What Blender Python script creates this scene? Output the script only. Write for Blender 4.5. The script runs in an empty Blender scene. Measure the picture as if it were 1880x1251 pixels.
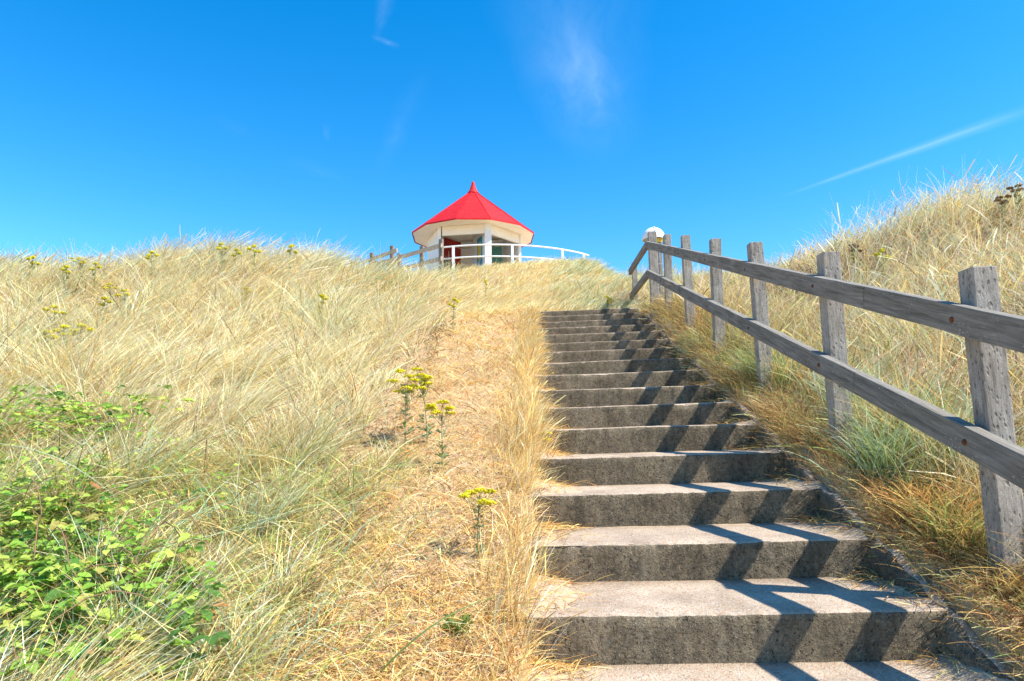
import bpy, bmesh, math, random
import numpy as np
from mathutils import Vector, Matrix
RNG = np.random.default_rng(7); random.seed(7)
S = bpy.context.scene
COL = S.collection

# ------------------------------------------------------------------ camera
F, PITCH, YAW, ROLL = 1209.6, 0.1366, 0.0582, 0.012
ZC = 1.55
CAMP = np.array([0., 0., ZC])
def cam_axes():
    cy, sy = math.cos(YAW), math.sin(YAW)
    fwd = np.array([-sy*math.cos(PITCH), cy*math.cos(PITCH), math.sin(PITCH)])
    r0 = np.array([cy, sy, 0.]); u0 = np.cross(r0, fwd)
    r = r0*math.cos(ROLL)-u0*math.sin(ROLL); u = r0*math.sin(ROLL)+u0*math.cos(ROLL)
    return fwd, r, u
FWD, RT, UP = cam_axes()
def at(px, py, y):
    "world point seen at photo pixel (px,py) at depth y along +Y"
    d = FWD*F+RT*(px-940)-UP*(py-625.5)
    return CAMP+d*(y/d[1])
cd = bpy.data.cameras.new("camera"); cam = bpy.data.objects.new("camera", cd); COL.objects.link(cam)
M = Matrix(((RT[0], UP[0], -FWD[0], 0), (RT[1], UP[1], -FWD[1], 0), (RT[2], UP[2], -FWD[2], ZC), (0, 0, 0, 1)))
cam.matrix_world = M
cd.sensor_width = 36; cd.lens = F/1880*36; cd.clip_start = .05; cd.clip_end = 6000
S.camera = cam

# ------------------------------------------------------------------ tagging
def tag(o, label=None, cat=None, group=None, kind=None):
    if label: o["label"] = label
    if cat: o["category"] = cat
    if group: o["group"] = group
    if kind: o["kind"] = kind
    return o
def empty(name, loc, label, cat, group=None, rz=0):
    o = bpy.data.objects.new(name, None); COL.objects.link(o); o.location = loc; o.rotation_euler = (0, 0, rz)
    o.empty_display_size = .1
    return tag(o, label, cat, group)
def link(name, me, mats=None, parent=None, smooth=False):
    o = bpy.data.objects.new(name, me); COL.objects.link(o)
    if mats is not None:
        for m in (mats if isinstance(mats, (list, tuple)) else [mats]): me.materials.append(m)
    if parent is not None:
        o.parent = parent
    if smooth: me.polygons.foreach_set("use_smooth", [True]*len(me.polygons))
    return o
def world_parent(o, parent):
    "parent a mesh built in world coordinates"
    o.parent = parent
    o.matrix_parent_inverse = (Matrix.Translation(parent.location) @ parent.rotation_euler.to_matrix().to_4x4()).inverted()
    return o
def mesh_np(name, V, Fq, mat_idx=None):
    me = bpy.data.meshes.new(name)
    V = np.asarray(V, dtype=np.float32); n = len(Fq); k = Fq.shape[1]
    me.vertices.add(len(V)); me.vertices.foreach_set("co", V.ravel())
    me.loops.add(n*k); me.loops.foreach_set("vertex_index", Fq.astype(np.int32).ravel())
    me.polygons.add(n); me.polygons.foreach_set("loop_start", np.arange(0, n*k, k, dtype=np.int32))
    if mat_idx is not None: me.polygons.foreach_set("material_index", np.asarray(mat_idx, dtype=np.int32))
    me.update(calc_edges=True)
    return me

# ------------------------------------------------------------------ noise
def _h(i, j, k, s):
    n = (i*374761393+j*668265263+k*2147483647+s*974711) & 0xffffffff
    n = ((n ^ (n >> 13))*1274126177) & 0xffffffff
    n = ((n ^ (n >> 16))*2246822519) & 0xffffffff
    return ((n >> 8) & 0xffff)/65535.0
def vn(x, y, z=None, s=0):
    x = np.asarray(x, float); y = np.asarray(y, float); z = np.zeros_like(x) if z is None else np.asarray(z, float)
    i, j, k = np.floor(x).astype(np.int64), np.floor(y).astype(np.int64), np.floor(z).astype(np.int64)
    u, v, w = x-i, y-j, z-k
    u, v, w = u*u*(3-2*u), v*v*(3-2*v), w*w*(3-2*w)
    r = 0
    for a in (0, 1):
        for b in (0, 1):
            for c in (0, 1):
                r = r+_h(i+a, j+b, k+c, s)*(u if a else 1-u)*(v if b else 1-v)*(w if c else 1-w)
    return r*2-1
def fbm(x, y, z=None, s=0, o=4):
    r = 0; a = 1.; f = 1.
    for q in range(o):
        r = r+a*vn(np.asarray(x)*f, np.asarray(y)*f, None if z is None else np.asarray(z)*f, s+q); a *= .5; f *= 2.03
    return r/1.9
def sstep(a, b, x):
    t = np.clip((np.asarray(x, float)-a)/(b-a), 0, 1); return t*t*(3-2*t)

# ------------------------------------------------------------------ stair and fence frame
T, H = 0.5173, 0.17
Y1, Z1 = 2.5312, ZC-0.683
XL, WD = -0.1793, 1.5637
XR = XL+WD
TILT = 0.020
SL = H/T
def nose_plane(x, y): return Z1+SL*(y-Y1)+TILT*(np.clip(x, XL, XR)-XL)
def xl_of(y): return np.interp(y, [0, 2.53, 4.6, 6.2, 10.3, 12], [-.07, -.065, -.055, -.11, -.19, -.19])
NST = 16; YTOP = Y1+T*(NST-1); ZTOP = Z1+H*(NST-1)

# ------------------------------------------------------------------ terrain
def base_prof(y):
    y = np.asarray(y, float)
    z = Z1+SL*(np.minimum(y, YTOP)-Y1)
    z = z+.295*np.clip(y-YTOP, 0, 21-YTOP)
    return z
ANCH = []
def A(px, py, y, fall=None):
    p = at(px, py, y); ANCH.append((p[0], p[1], p[2]))
    if fall:
        for dy, dz in fall: ANCH.append((p[0]*(y+dy)/y, y+dy, p[2]-dz))
FL = [(3, .25), (8, 1.4), (16, 4)]
for px, py in ((-1200, 470), (-700, 485), (-300, 497), (0, 503), (100, 513), (200, 516), (300, 488), (400, 481), (560, 486), (640, 514)): A(px, py, 14, FL)
for px, py, y in ((660, 512, 19), (720, 516, 20), (800, 510, 20), (868, 507, 22.5), (950, 496, 19), (1000, 486, 18.3), (1050, 487, 18), (1100, 499, 16.5)): A(px, py, y)
for px, py, y in ((1150, 517, 14), (1200, 528, 12.5), (1300, 523, 12), (1400, 519, 11), (1480, 512, 10), (1550, 482, 9.3), (1620, 452, 8.8), (1700, 424, 8.3), (1800, 402, 8), (1880, 392, 7.8), (2100, 350, 8), (2600, 300, 8)): A(px, py, y, FL)
for px, py, y in ((868, 507, 24.6), (780, 507, 24.6), (960, 507, 24.6), (868, 507, 26.5)):
    p = at(868, 507, 22.5); q = at(px, py, y); ANCH.append((q[0], q[1], p[2]))
for y in (-6, -3, -1, 1, 2, 3, 4, 5, 6, 7.5, 9):
    for x, dz in ((-12, .3), (-6, .1), (-3.6, .08), (-2, .0), (-1, -.02), (-.3, -.01), (.5, 0), (1.3, 0)):
        ANCH.append((x*(1 if y > 4 or x > -1 else .8), y, float(nose_plane(0, y))+dz))
    for x, dz in ((1.5, .04), (1.7, .13), (2.1, .24), (2.8, .42), (3.8, .78), (5.5, 1.25), (9, 1.9)):
        if y > 6.5 and x > 2.5: continue
        ANCH.append((x, y, float(nose_plane(0, y))+dz*(.5 if y < 4 and x < 2.5 else 1)))
for y in (YTOP, YTOP+.6, YTOP+1.2): 
    for x in (-.6, 0, .6, 1.2): ANCH.append((x, y, ZTOP+.0+.12*(y-YTOP)))
for x, y, z in ((0, 36, 4), (-8, 36, 2), (8, 36, 2), (-30, 20, 2), (30, 20, 3), (0, 60, -2), (-40, 0, -2), (40, 0, 0), (0, -14, -3.5), (-40, 60, -3), (40, 60, -3), (-20, -14, -4), (20, -14, -3), (14, 2, 2.4), (-14, 8, 2.6)): ANCH.append((x, y, z))
ANCH = np.array(ANCH)
def _met(x, y):
    yy = np.sqrt(np.maximum(y+2, 0)**2+.8)+1.2; return x/yy*2.0, np.log(yy)*2.2
AM = np.stack(_met(ANCH[:, 0], ANCH[:, 1]), 1); AR = ANCH[:, 2]-base_prof(ANCH[:, 1])
def terrain(x, y, cut=True):
    x = np.asarray(x, float); y = np.asarray(y, float); sh = x.shape; x = x.ravel(); y = y.ravel()
    mx, my = _met(x, y); num = np.zeros_like(x); den = np.zeros_like(x)
    for (a, b), r in zip(AM, AR):
        w = 1/(((mx-a)**2+(my-b)**2)+.0025)**2.2; num += w*r; den += w
    z = base_prof(y)+num/den
    far = sstep(45, 110, np.hypot(x, y-8)); z = z*(1-far)+(-3.)*far
    amp = .03+.10*sstep(.3, 3, np.abs(x-.6))*sstep(0, 14, np.abs(y)+4)
    z = z+amp*fbm(x*.9, y*.9, None, 3, 4)*(1-far)+far*1.5*fbm(x*.02, y*.02, None, 5, 3)
    # right bank held up beside the stair
    if cut:
        z = z+.055*np.exp(-((x-XR-.12)/.10)**2)*(.8+1.2*fbm(x*4, y*4, None, 15, 3))*(1-sstep(YTOP, YTOP+1, y))
        xl_ = xl_of(y); ins = sstep(xl_-.05, xl_+.03, x)*(1-sstep(XR-.02, XR+.07, x))*(1-sstep(YTOP+.85, YTOP+1.0, y))
        z = z-ins*.48
    return z.reshape(sh)
def axis(near0, near1, step, far):
    a = list(np.arange(near0, near1, step)); s = step
    v = near1
    while v < far: a.append(v); s *= 1.12; v += s
    v = near0; s = step; b = []
    while v > -far: s *= 1.12; v -= s; b.append(v)
    return np.array(b[::-1]+a)
gx = axis(-4.2, 4.2, .06, 2500); gy = axis(-1, 13, .08, 2500)
GX, GY = np.meshgrid(gx, gy); GZ = terrain(GX, GY)
nx, ny = len(gx), len(gy)
idx = np.arange(nx*ny).reshape(ny, nx)
Fq = np.stack([idx[:-1, :-1], idx[:-1, 1:], idx[1:, 1:], idx[1:, :-1]], -1).reshape(-1, 4)
TERR = mesh_np("ground", np.stack([GX, GY, GZ], -1).reshape(-1, 3), Fq)
def tz(x, y): # fast lookup by bilinear interpolation of the grid (cut off)
    x = np.asarray(x, float); y = np.asarray(y, float)
    i = np.clip(np.searchsorted(gx, x)-1, 0, nx-2); j = np.clip(np.searchsorted(gy, y)-1, 0, ny-2)
    u = (x-gx[i])/(gx[i+1]-gx[i]); v = (y-gy[j])/(gy[j+1]-gy[j])
    return (GZ[j, i]*(1-u)+GZ[j, i+1]*u)*(1-v)+(GZ[j+1, i]*(1-u)+GZ[j+1, i+1]*u)*v

# ------------------------------------------------------------------ material helpers
class NT:
    def __init__(s, name):
        s.m = bpy.data.materials.new(name); s.m.use_nodes = True; s.t = s.m.node_tree; s.t.nodes.clear()
        s.out = s.n("ShaderNodeOutputMaterial")
    def n(s, t, **k):
        x = s.t.nodes.new(t)
        for a, b in k.items(): setattr(x, a, b)
        return x
    def l(s, a, b): s.t.links.new(a, b)
    def noise(s, sc, det=6, rough=.6, vec=None, dist=0):
        x = s.n("ShaderNodeTexNoise"); x.inputs["Scale"].default_value = sc; x.inputs["Detail"].default_value = det
        x.inputs["Roughness"].default_value = rough; x.inputs["Distortion"].default_value = dist
        if vec is not None: s.l(vec, x.inputs["Vector"])
        return x.outputs["Fac"]
    def voro(s, sc, vec=None, feat="F1", out="Distance"):
        x = s.n("ShaderNodeTexVoronoi"); x.feature = feat; x.inputs["Scale"].default_value = sc
        if vec is not None: s.l(vec, x.inputs["Vector"])
        return x.outputs[out]
    def ramp(s, v, stops):
        x = s.n("ShaderNodeValToRGB"); e = x.color_ramp.elements
        while len(e) < len(stops): e.new(.5)
        for el, (p, c) in zip(e, stops):
            el.position = p; el.color = (*c, 1) if len(c) == 3 else c
        s.l(v, x.inputs["Fac"]); return x.outputs["Color"]
    def rf(s, v, a, b, c=0., d=1.):
        x = s.n("ShaderNodeMapRange"); x.inputs["From Min"].default_value = a; x.inputs["From Max"].default_value = b
        x.inputs["To Min"].default_value = c; x.inputs["To Max"].default_value = d; s.l(v, x.inputs["Value"]); return x.outputs["Result"]
    def mix(s, f, a, b, mode="MIX"):
        x = s.n("ShaderNodeMix"); x.data_type = "RGBA"; x.blend_type = mode
        for v, i in ((f, 0), (a, 6), (b, 7)):
            if isinstance(v, (int, float)): x.inputs[i].default_value = v
            elif isinstance(v, tuple): x.inputs[i].default_value = (*v, 1)
            else: s.l(v, x.inputs[i])
        return x.outputs[2]
    def math(s, op, a, b=0.):
        x = s.n("ShaderNodeMath", operation=op)
        for v, i in ((a, 0), (b, 1)):
            if isinstance(v, (int, float)): x.inputs[i].default_value = v
            else: s.l(v, x.inputs[i])
        return x.outputs[0]
    def coord(s, which="Object"): return s.n("ShaderNodeTexCoord").outputs[which]
    def pos(s): return s.n("ShaderNodeNewGeometry").outputs["Position"]
    def mapv(s, v, scale, rot=(0, 0, 0)):
        x = s.n("ShaderNodeMapping"); x.inputs["Scale"].default_value = scale; x.inputs["Rotation"].default_value = rot; s.l(v, x.inputs["Vector"]); return x.outputs["Vector"]
    def bsdf(s, col, rough=.85, bump=None, bs=.3, bd=.01, spec=.25, sub=None):
        p = s.n("ShaderNodeBsdfPrincipled")
        if isinstance(col, tuple): p.inputs["Base Color"].default_value = (*col, 1)
        else: s.l(col, p.inputs["Base Color"])
        if isinstance(rough, (int, float)): p.inputs["Roughness"].default_value = rough
        else: s.l(rough, p.inputs["Roughness"])
        p.inputs["Specular IOR Level"].default_value = spec
        if bump is not None:
            b = s.n("ShaderNodeBump"); b.inputs["Strength"].default_value = bs; b.inputs["Distance"].default_value = bd
            s.l(bump, b.inputs["Height"]); s.l(b.outputs["Normal"], p.inputs["Normal"])
        s.l(p.outputs[0], s.out.inputs["Surface"]); return s.m

def m_ground():
    t = NT("dune_sand"); p = t.pos()
    n1 = t.noise(1.3, 6, .65, p); n2 = t.noise(35, 5, .7, p); n3 = t.noise(220, 3, .6, p)
    c = t.ramp(n1, [(.35, (.46, .29, .14)), (.5, (.54, .37, .20)), (.65, (.58, .44, .28))])
    c = t.mix(t.rf(n2, .5, .68), c, (.36, .20, .09))
    c = t.mix(t.rf(n3, .45, .75, 0, .45), c, (.80, .68, .48))
    h = t.math("ADD", t.math("MULTIPLY", n2, 1.), t.math("MULTIPLY", n3, .25))
    return t.bsdf(c, .95, h, .8, .03, .1)
def m_riser():
    t = NT("weathered_concrete"); p = t.pos(); streaks = t.noise(2.2, 5, .7, t.mapv(p, (5, 1, .5)))
    n1 = t.noise(3.2, 6, .65, p); n2 = t.noise(95, 4, .75, p); v = t.voro(130, p, out="Color"); n4 = t.noise(22, 5, .7, p)
    wp_ = t.mix(.02, p, t.n('ShaderNodeTexNoise').outputs['Color'], 'ADD'); vd = t.voro(130, wp_); gm = t.noise(48, 6, .85, p); gm2 = t.noise(130, 4, .8, p)
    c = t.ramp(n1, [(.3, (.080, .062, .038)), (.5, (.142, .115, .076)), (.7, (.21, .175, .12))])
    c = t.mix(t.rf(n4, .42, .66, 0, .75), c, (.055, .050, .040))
    sp = t.n("ShaderNodeSeparateColor"); t.l(v, sp.inputs[0])
    st = t.math("MULTIPLY", t.rf(sp.outputs[0], .62, .72), t.rf(vd, .28, .5, 1, 0))
    c = t.mix(t.math("MULTIPLY", st, .45), c, t.ramp(sp.outputs[1], [(0, (.34, .30, .25)), (.5, (.26, .17, .10)), (1, (.45, .42, .38))]))
    dk = t.math("MULTIPLY", t.rf(sp.outputs[2], .80, .86), t.rf(vd, .3, .5, 1, 0))
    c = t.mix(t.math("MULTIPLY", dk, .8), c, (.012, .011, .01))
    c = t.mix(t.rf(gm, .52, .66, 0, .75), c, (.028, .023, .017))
    c = t.mix(t.rf(gm, .46, .34, 0, .6), c, (.25, .21, .15))
    c = t.mix(t.rf(gm2, .58, .68, 0, .6), c, (.30, .26, .20))
    c = t.mix(t.rf(streaks, .5, .68, 0, .6), c, (.050, .042, .030))
    c = t.mix(t.rf(streaks, .46, .30, 0, .35), c, (.26, .22, .16))
    # pale mineral and yellow lichen patches
    n5 = t.noise(6, 6, .75, t.mapv(p, (1, 1, 1), (.3, .1, 2)))
    c = t.mix(t.math("MULTIPLY", t.rf(n5, .66, .72), t.rf(n2, .45, .6)), c, (.34, .30, .22))
    n6 = t.noise(4.3, 6, .8, t.mapv(p, (1, 1, 1), (1.3, .7, .2)))
    c = t.mix(t.math("MULTIPLY", t.rf(n6, .70, .74), t.rf(n2, .4, .6)), c, (.36, .26, .05))
    c = t.mix(t.rf(n2, .3, .7, 0, .55), c, t.mix(1., c, (2.3, 2.2, 2.0), "MULTIPLY"))
    h = t.math("ADD", t.math("MULTIPLY", n2, 1.0), t.math("SUBTRACT", t.math("MULTIPLY", st, .5), t.math("MULTIPLY", dk, 1.4)))
    h = t.math("ADD", h, t.math("MULTIPLY", n4, 1.2))
    return t.bsdf(c, .9, h, .9, .010, .2)
def m_tread():
    t = NT("worn_tread_concrete"); p = t.pos()
    n1 = t.noise(3.5, 6, .65, p); n2 = t.noise(70, 4, .75, p); v = t.voro(110, p, out="Color"); vd = t.voro(110, p)
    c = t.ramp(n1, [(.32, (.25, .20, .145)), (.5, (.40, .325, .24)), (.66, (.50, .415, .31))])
    sp = t.n("ShaderNodeSeparateColor"); t.l(v, sp.inputs[0])
    c = t.mix(t.rf(sp.outputs[0], .3, .9, 0, .75), c, t.ramp(sp.outputs[1], [(0, (.42, .33, .26)), (.3, (.36, .18, .09)), (.5, (.52, .46, .39)), (.75, (.40, .26, .17)), (1, (.17, .13, .10))]))
    c = t.mix(t.rf(n2, .5, .75, 0, .45), c, (.54, .43, .32))
    h = t.math("ADD", n2, t.math("MULTIPLY", t.rf(vd, 0, .5, 1, 0), .8))
    return t.bsdf(c, .9, h, .55, .007, .2)
def m_post():
    t = NT("lichened_post_wood"); o = t.pos()
    g = t.noise(9, 6, .7, t.mapv(o, (6, 6, .7))); n = t.noise(8, 5, .7, o); wv = t.mix(.03, o, t.n('ShaderNodeTexNoise').outputs['Color'], 'ADD'); v = t.voro(75, t.mapv(wv, (1, 1, .5)), out="Color"); vd = t.voro(75, t.mapv(wv, (1, 1, .5)))
    n2 = t.noise(160, 4, .7, o)
    c = t.ramp(g, [(.35, (.185, .162, .135)), (.5, (.30, .268, .228)), (.65, (.41, .37, .32))])
    sp = t.n("ShaderNodeSeparateColor"); t.l(v, sp.inputs[0])
    hole = t.math("MULTIPLY", t.rf(sp.outputs[0], .50, .62), t.rf(vd, .18, .42, 1, 0))
    c = t.mix(t.rf(n, .45, .65, 0, .6), c, (.48, .44, .375))
    c = t.mix(t.math("MULTIPLY", t.rf(n2, .5, .6), .45), c, (.16, .15, .14))
    c = t.mix(t.math("MULTIPLY", hole, .65), c, (.085, .078, .07))
    cr = t.rf(t.noise(16, 5, .7, t.mapv(o, (7, 7, .35))), .60, .68)
    c = t.mix(t.math("MULTIPLY", cr, .7), c, (.06, .055, .05))
    l = t.math("MULTIPLY", t.rf(t.noise(5, 6, .8, t.mapv(o, (1, 1, 1), (2, 1, 0))), .62, .68), t.rf(n2, .4, .6))
    c = t.mix(l, c, (.42, .28, .06))
    h = t.math("SUBTRACT", t.math("ADD", t.math("MULTIPLY", g, .8), t.math("MULTIPLY", n2, .3)), hole)
    return t.bsdf(c, .85, h, .6, .008, .2)
def m_rail():
    t = NT("grey_rail_wood"); o = t.coord("Object")
    g = t.noise(7, 7, .7, t.mapv(o, (.5, 9, 9)), .6); g2 = t.noise(30, 5, .7, t.mapv(o, (.25, 6, 6))); n = t.noise(3, 4, .6, o)
    c = t.ramp(g, [(.32, (.098, .086, .068)), (.48, (.185, .166, .134)), (.62, (.265, .242, .20)), (.75, (.35, .325, .275))])
    c = t.mix(t.rf(g2, .55, .7, 0, .8), c, (.07, .062, .055))
    c = t.mix(t.rf(n, .45, .75, 0, .4), c, (.30, .285, .265))
    k = t.math("MULTIPLY", t.rf(t.noise(55, 4, .8, o), .60, .66), t.rf(t.noise(4, 3, .6, o), .45, .6))
    c = t.mix(k, c, (.45, .43, .38))
    h = t.math("ADD", g, t.math("MULTIPLY", g2, -.7))
    return t.bsdf(c, .8, h, .6, .006, .25)
def m_plain(name, col, rough=.6, var=.12, sc=8, spec=.3, bs=.1):
    t = NT(name); o = t.pos(); n = t.noise(sc, 5, .65, o); n2 = t.noise(sc*9, 3, .6, o)
    d = tuple(max(0, c*(1-var*1.6)) for c in col); b = tuple(min(1, c*(1+var)) for c in col)
    c = t.ramp(n, [(.3, d), (.7, b)])
    return t.bsdf(c, rough, n2, bs, .004, spec)
def m_roof():
    t = NT("red_shingle_paint"); o = t.coord("Object")
    sep = t.n("ShaderNodeSeparateXYZ"); t.l(o, sep.inputs[0])
    n = t.noise(2.6, 6, .7, t.mapv(o, (1, 1, 3))); n2 = t.noise(22, 4, .7, t.mapv(o, (1, 1, 4)))
    rows = t.math("FRACT", t.math("MULTIPLY", sep.outputs[2], 6.5))
    c = t.ramp(n, [(.3, (.40, .003, .010)), (.52, (.56, .004, .005)), (.72, (.60, .02, .018))])
    c = t.mix(t.math("MULTIPLY", t.rf(n2, .50, .68), .45), c, (.56, .10, .09))
    c = t.mix(t.math("MULTIPLY", t.rf(rows, .80, .95), .6), c, (.22, .004, .01))
    return t.bsdf(c, .6, t.math("ADD", rows, n2), .35, .02, .25)
def m_leaf(name, attr=True, col=(.1, .2, .05), tr=.35, rough=.55, spec=.3):
    t = NT(name)
    if attr:
        a = t.n("ShaderNodeAttribute"); a.attribute_name = "Col"; c = a.outputs["Color"]
    else:
        n = t.noise(20, 4, .6, t.pos()); c = t.ramp(n, [(.3, tuple(x*.7 for x in col)), (.7, tuple(min(1, x*1.3) for x in col))])
    p = t.n("ShaderNodeBsdfPrincipled"); t.l(c, p.inputs["Base Color"]); p.inputs["Roughness"].default_value = rough; p.inputs["Specular IOR Level"].default_value = spec
    tl = t.n("ShaderNodeBsdfTranslucent"); t.l(c, tl.inputs["Color"])
    mx = t.n("ShaderNodeMixShader"); mx.inputs[0].default_value = tr
    t.l(p.outputs[0], mx.inputs[1]); t.l(tl.outputs[0], mx.inputs[2]); t.l(mx.outputs[0], t.out.inputs["Surface"]); return t.m

MAT = dict(ground=m_ground(), riser=m_riser(), tread=m_tread(), post=m_post(), rail=m_rail(), roof=m_roof(),
    rust=m_plain("rusted_bolt", (.16, .055, .02), .8, .4, 60), white=m_plain("white_paint", (.80, .80, .78), .55, .05, 5),
    cream=m_plain("cream_soffit_paint", (.86, .82, .75), .6, .05, 3), pale_wood=m_plain("pale_weathered_wood", (.52, .42, .30), .8, .2, 12),
    dark_wood=m_plain("dark_post_wood", (.22, .19, .16), .85, .25, 12),
    redpanel=m_plain("red_panel_paint", (.42, .035, .03), .6, .12, 6), teal=m_plain("teal_panel_paint", (.13, .42, .36), .6, .1, 6),
    blue=m_plain("blue_panel_paint", (.03, .28, .48), .6, .1, 6), tan=m_plain("tan_painting", (.62, .36, .20), .6, .15, 8), dark=m_plain("dark_painting", (.03, .025, .03), .6, .2, 8),
    brown=m_plain("brown_painting", (.28, .07, .04), .6, .2, 8), yellow_paint=m_plain("yellow_paint", (.72, .50, .08), .6, .1, 8),
    floor=m_plain("gazebo_floor_concrete", (.62, .60, .56), .9, .1, 5), wire=m_plain("galvanised_wire", (.5, .5, .48), .4, .1, 30),
    grass=m_leaf("grass_blade", tr=.27, spec=.08, rough=.7), leaf=m_leaf("green_leaf", tr=.38), sand=m_plain("drifted_sand", (.46, .36, .25), .95, .12, 25, .1, .3),
    petal=m_leaf("yellow_petal", False, (.92, .74, .03), .3), stem=m_leaf("weed_stem", False, (.22, .26, .12), .1), ragleaf=m_leaf("ragwort_leaf", False, (.24, .32, .15), .3),
    seed=m_leaf("brown_seed_head", False, (.26, .16, .08), .1), greenweed=m_leaf("small_weed_leaf", False, (.26, .40, .10), .35))
TERR.polygons.foreach_set("use_smooth", [True]*len(TERR.polygons))
g = link("ground", TERR, MAT["ground"]); tag(g, "sandy dune ground under the dry grass", kind="structure")

# ------------------------------------------------------------------ staircase
stair = empty("concrete_staircase", (0.6, 2.5, Z1), "long worn concrete staircase climbing the grassy dune to the top", "staircase")
def make_step(k, depth, name="step"):
    y0 = Y1+T*(k-1); zt = Z1+H*(k-1)
    nxs = 150 if k < 6 else 70
    xl = float(xl_of(y0))
    xs = np.linspace(xl-.08, XR+.0, nxs)
    jit = random.Random(k*7+1)
    yy0, zz0 = jit.uniform(-.010, .010), jit.uniform(-.004, .004)
    prof = [(0, -.30, 0), (0, -.17, 0), (0, -.145, 0), (0, -.115, 0), (0, -.085, 0), (0, -.06, 0), (0, -.030, 0), (0, -.009, 1), (.004, -.003, 1), (.011, 0, 1), (.04, .002, 0), (.09, .003, 0), (.15, .003, 0), (.24, .002, 0), (.33, .002, 0), (.42, .003, 0), (depth, .004, 0), (depth, -.30, 0)]
    P = np.array(prof); m = len(P)
    X = np.repeat(xs[:, None], m, 1); Y = y0+yy0+np.repeat(P[None, :, 0], nxs, 0); Z = zt+zz0+np.repeat(P[None, :, 1], nxs, 0)+TILT*(X-XL)
    edge = np.repeat(P[None, :, 2], nxs, 0)
    inner = np.ones_like(X); inner[:, [0, -1, -2]] = 0
    n = fbm(X*14, Y*14, Z*14+k*3.1, 11, 4); n2 = fbm(X*45, Y*45, Z*45+k, 21, 3)
    big = fbm(X*1.7+k*5, Y*0, Z*0, 31, 3)
    Y = Y+inner*(.004*n+.0025*n2)*(P[None, :, 0] < .03)+.007*big*(P[None, :, 0] < .05)
    Z = Z+inner*(.003*n)*(P[None, :, 0] > .001)+.004*big*(P[None, :, 1] > -.02)
    chip = np.clip(fbm(X*9+k*3, X*0, X*0, 41, 4)-.18, 0, 1)+.5*np.clip(fbm(X*38+k*9, X*0, X*0, 51, 2)-.1, 0, 1)
    Y = Y+edge*chip*.026; Z = Z-edge*chip*.015
    V = np.stack([X, Y, Z], -1).reshape(-1, 3)
    id_ = np.arange(nxs*m).reshape(nxs, m); idn = np.roll(id_, -1, 1)
    F_ = np.stack([id_[:-1], id_[1:], idn[1:], idn[:-1]], -1)
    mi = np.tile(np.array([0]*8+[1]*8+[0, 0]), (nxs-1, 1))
    me = mesh_np(name, V, F_.reshape(-1, 4), mi.ravel())
    bm = bmesh.new(); bm.from_mesh(me); bm.verts.ensure_lookup_table()
    for r in (0, nxs-1):
        try: bm.faces.new([bm.verts[i] for i in id_[r]][::(1 if r == 0 else -1)])
        except ValueError: pass
    bmesh.ops.recalc_face_normals(bm, faces=bm.faces); bm.to_mesh(me); bm.free()
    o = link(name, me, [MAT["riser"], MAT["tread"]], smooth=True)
    for e in me.polygons: pass
    world_parent(o, stair); return o
for k in range(-3, NST+1):
    make_step(k, T+.06 if k < NST else 1.5)
# stringer kerb on the right, its broken top following the noses
def stringer(x0, x1, dz, name, seed):
    ys = np.arange(Y1-5*T, YTOP+.5, .02); V = []; F_ = []
    prof = [(x0, -.55), (x0, -.28), (x0, -.15), (x0, -.06), (x0+.006, -.015), (x0+.025, .0), ((x0+x1)/2, .006), (x1-.02, -.0), (x1, -.06), (x1, -.55)]
    P = np.array(prof); m = len(P); n = len(ys)
    X = np.repeat(P[None, :, 0], n, 0); Y = np.repeat(ys[:, None], m, 1)
    yc = np.minimum(Y, YTOP+.05)
    Z = Z1+SL*(yc-Y1)+TILT*WD+dz+P[None, :, 1]
    w = np.ones_like(X); w[:, [0, -1]] = 0
    X = X+w*(.030*fbm(X*8, Y*5, Z*9, seed, 4)+.012*fbm(X*30, Y*22, Z*25, seed+8, 2)); Z = Z+w*(.04*fbm(Y*2.6, X*3, Z*0, seed+3, 4)+.035*fbm(Y*11, X*9, Z*0, seed+5, 3))
    V = np.stack([X, Y, Z], -1).reshape(-1, 3); id_ = np.arange(n*m).reshape(n, m); idn = np.roll(id_, -1, 1)
    F_ = np.stack([id_[:-1], id_[1:], idn[1:], idn[:-1]], -1)
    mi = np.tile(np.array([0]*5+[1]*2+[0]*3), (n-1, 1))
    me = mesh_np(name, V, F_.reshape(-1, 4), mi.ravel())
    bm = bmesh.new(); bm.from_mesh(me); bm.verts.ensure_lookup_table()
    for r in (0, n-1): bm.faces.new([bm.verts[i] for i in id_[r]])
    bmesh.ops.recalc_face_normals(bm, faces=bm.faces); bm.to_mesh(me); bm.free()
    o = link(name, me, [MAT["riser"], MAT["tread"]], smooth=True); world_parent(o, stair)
stringer(XR-.012, XR+.075, -.012, "stringer", 61)
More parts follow.
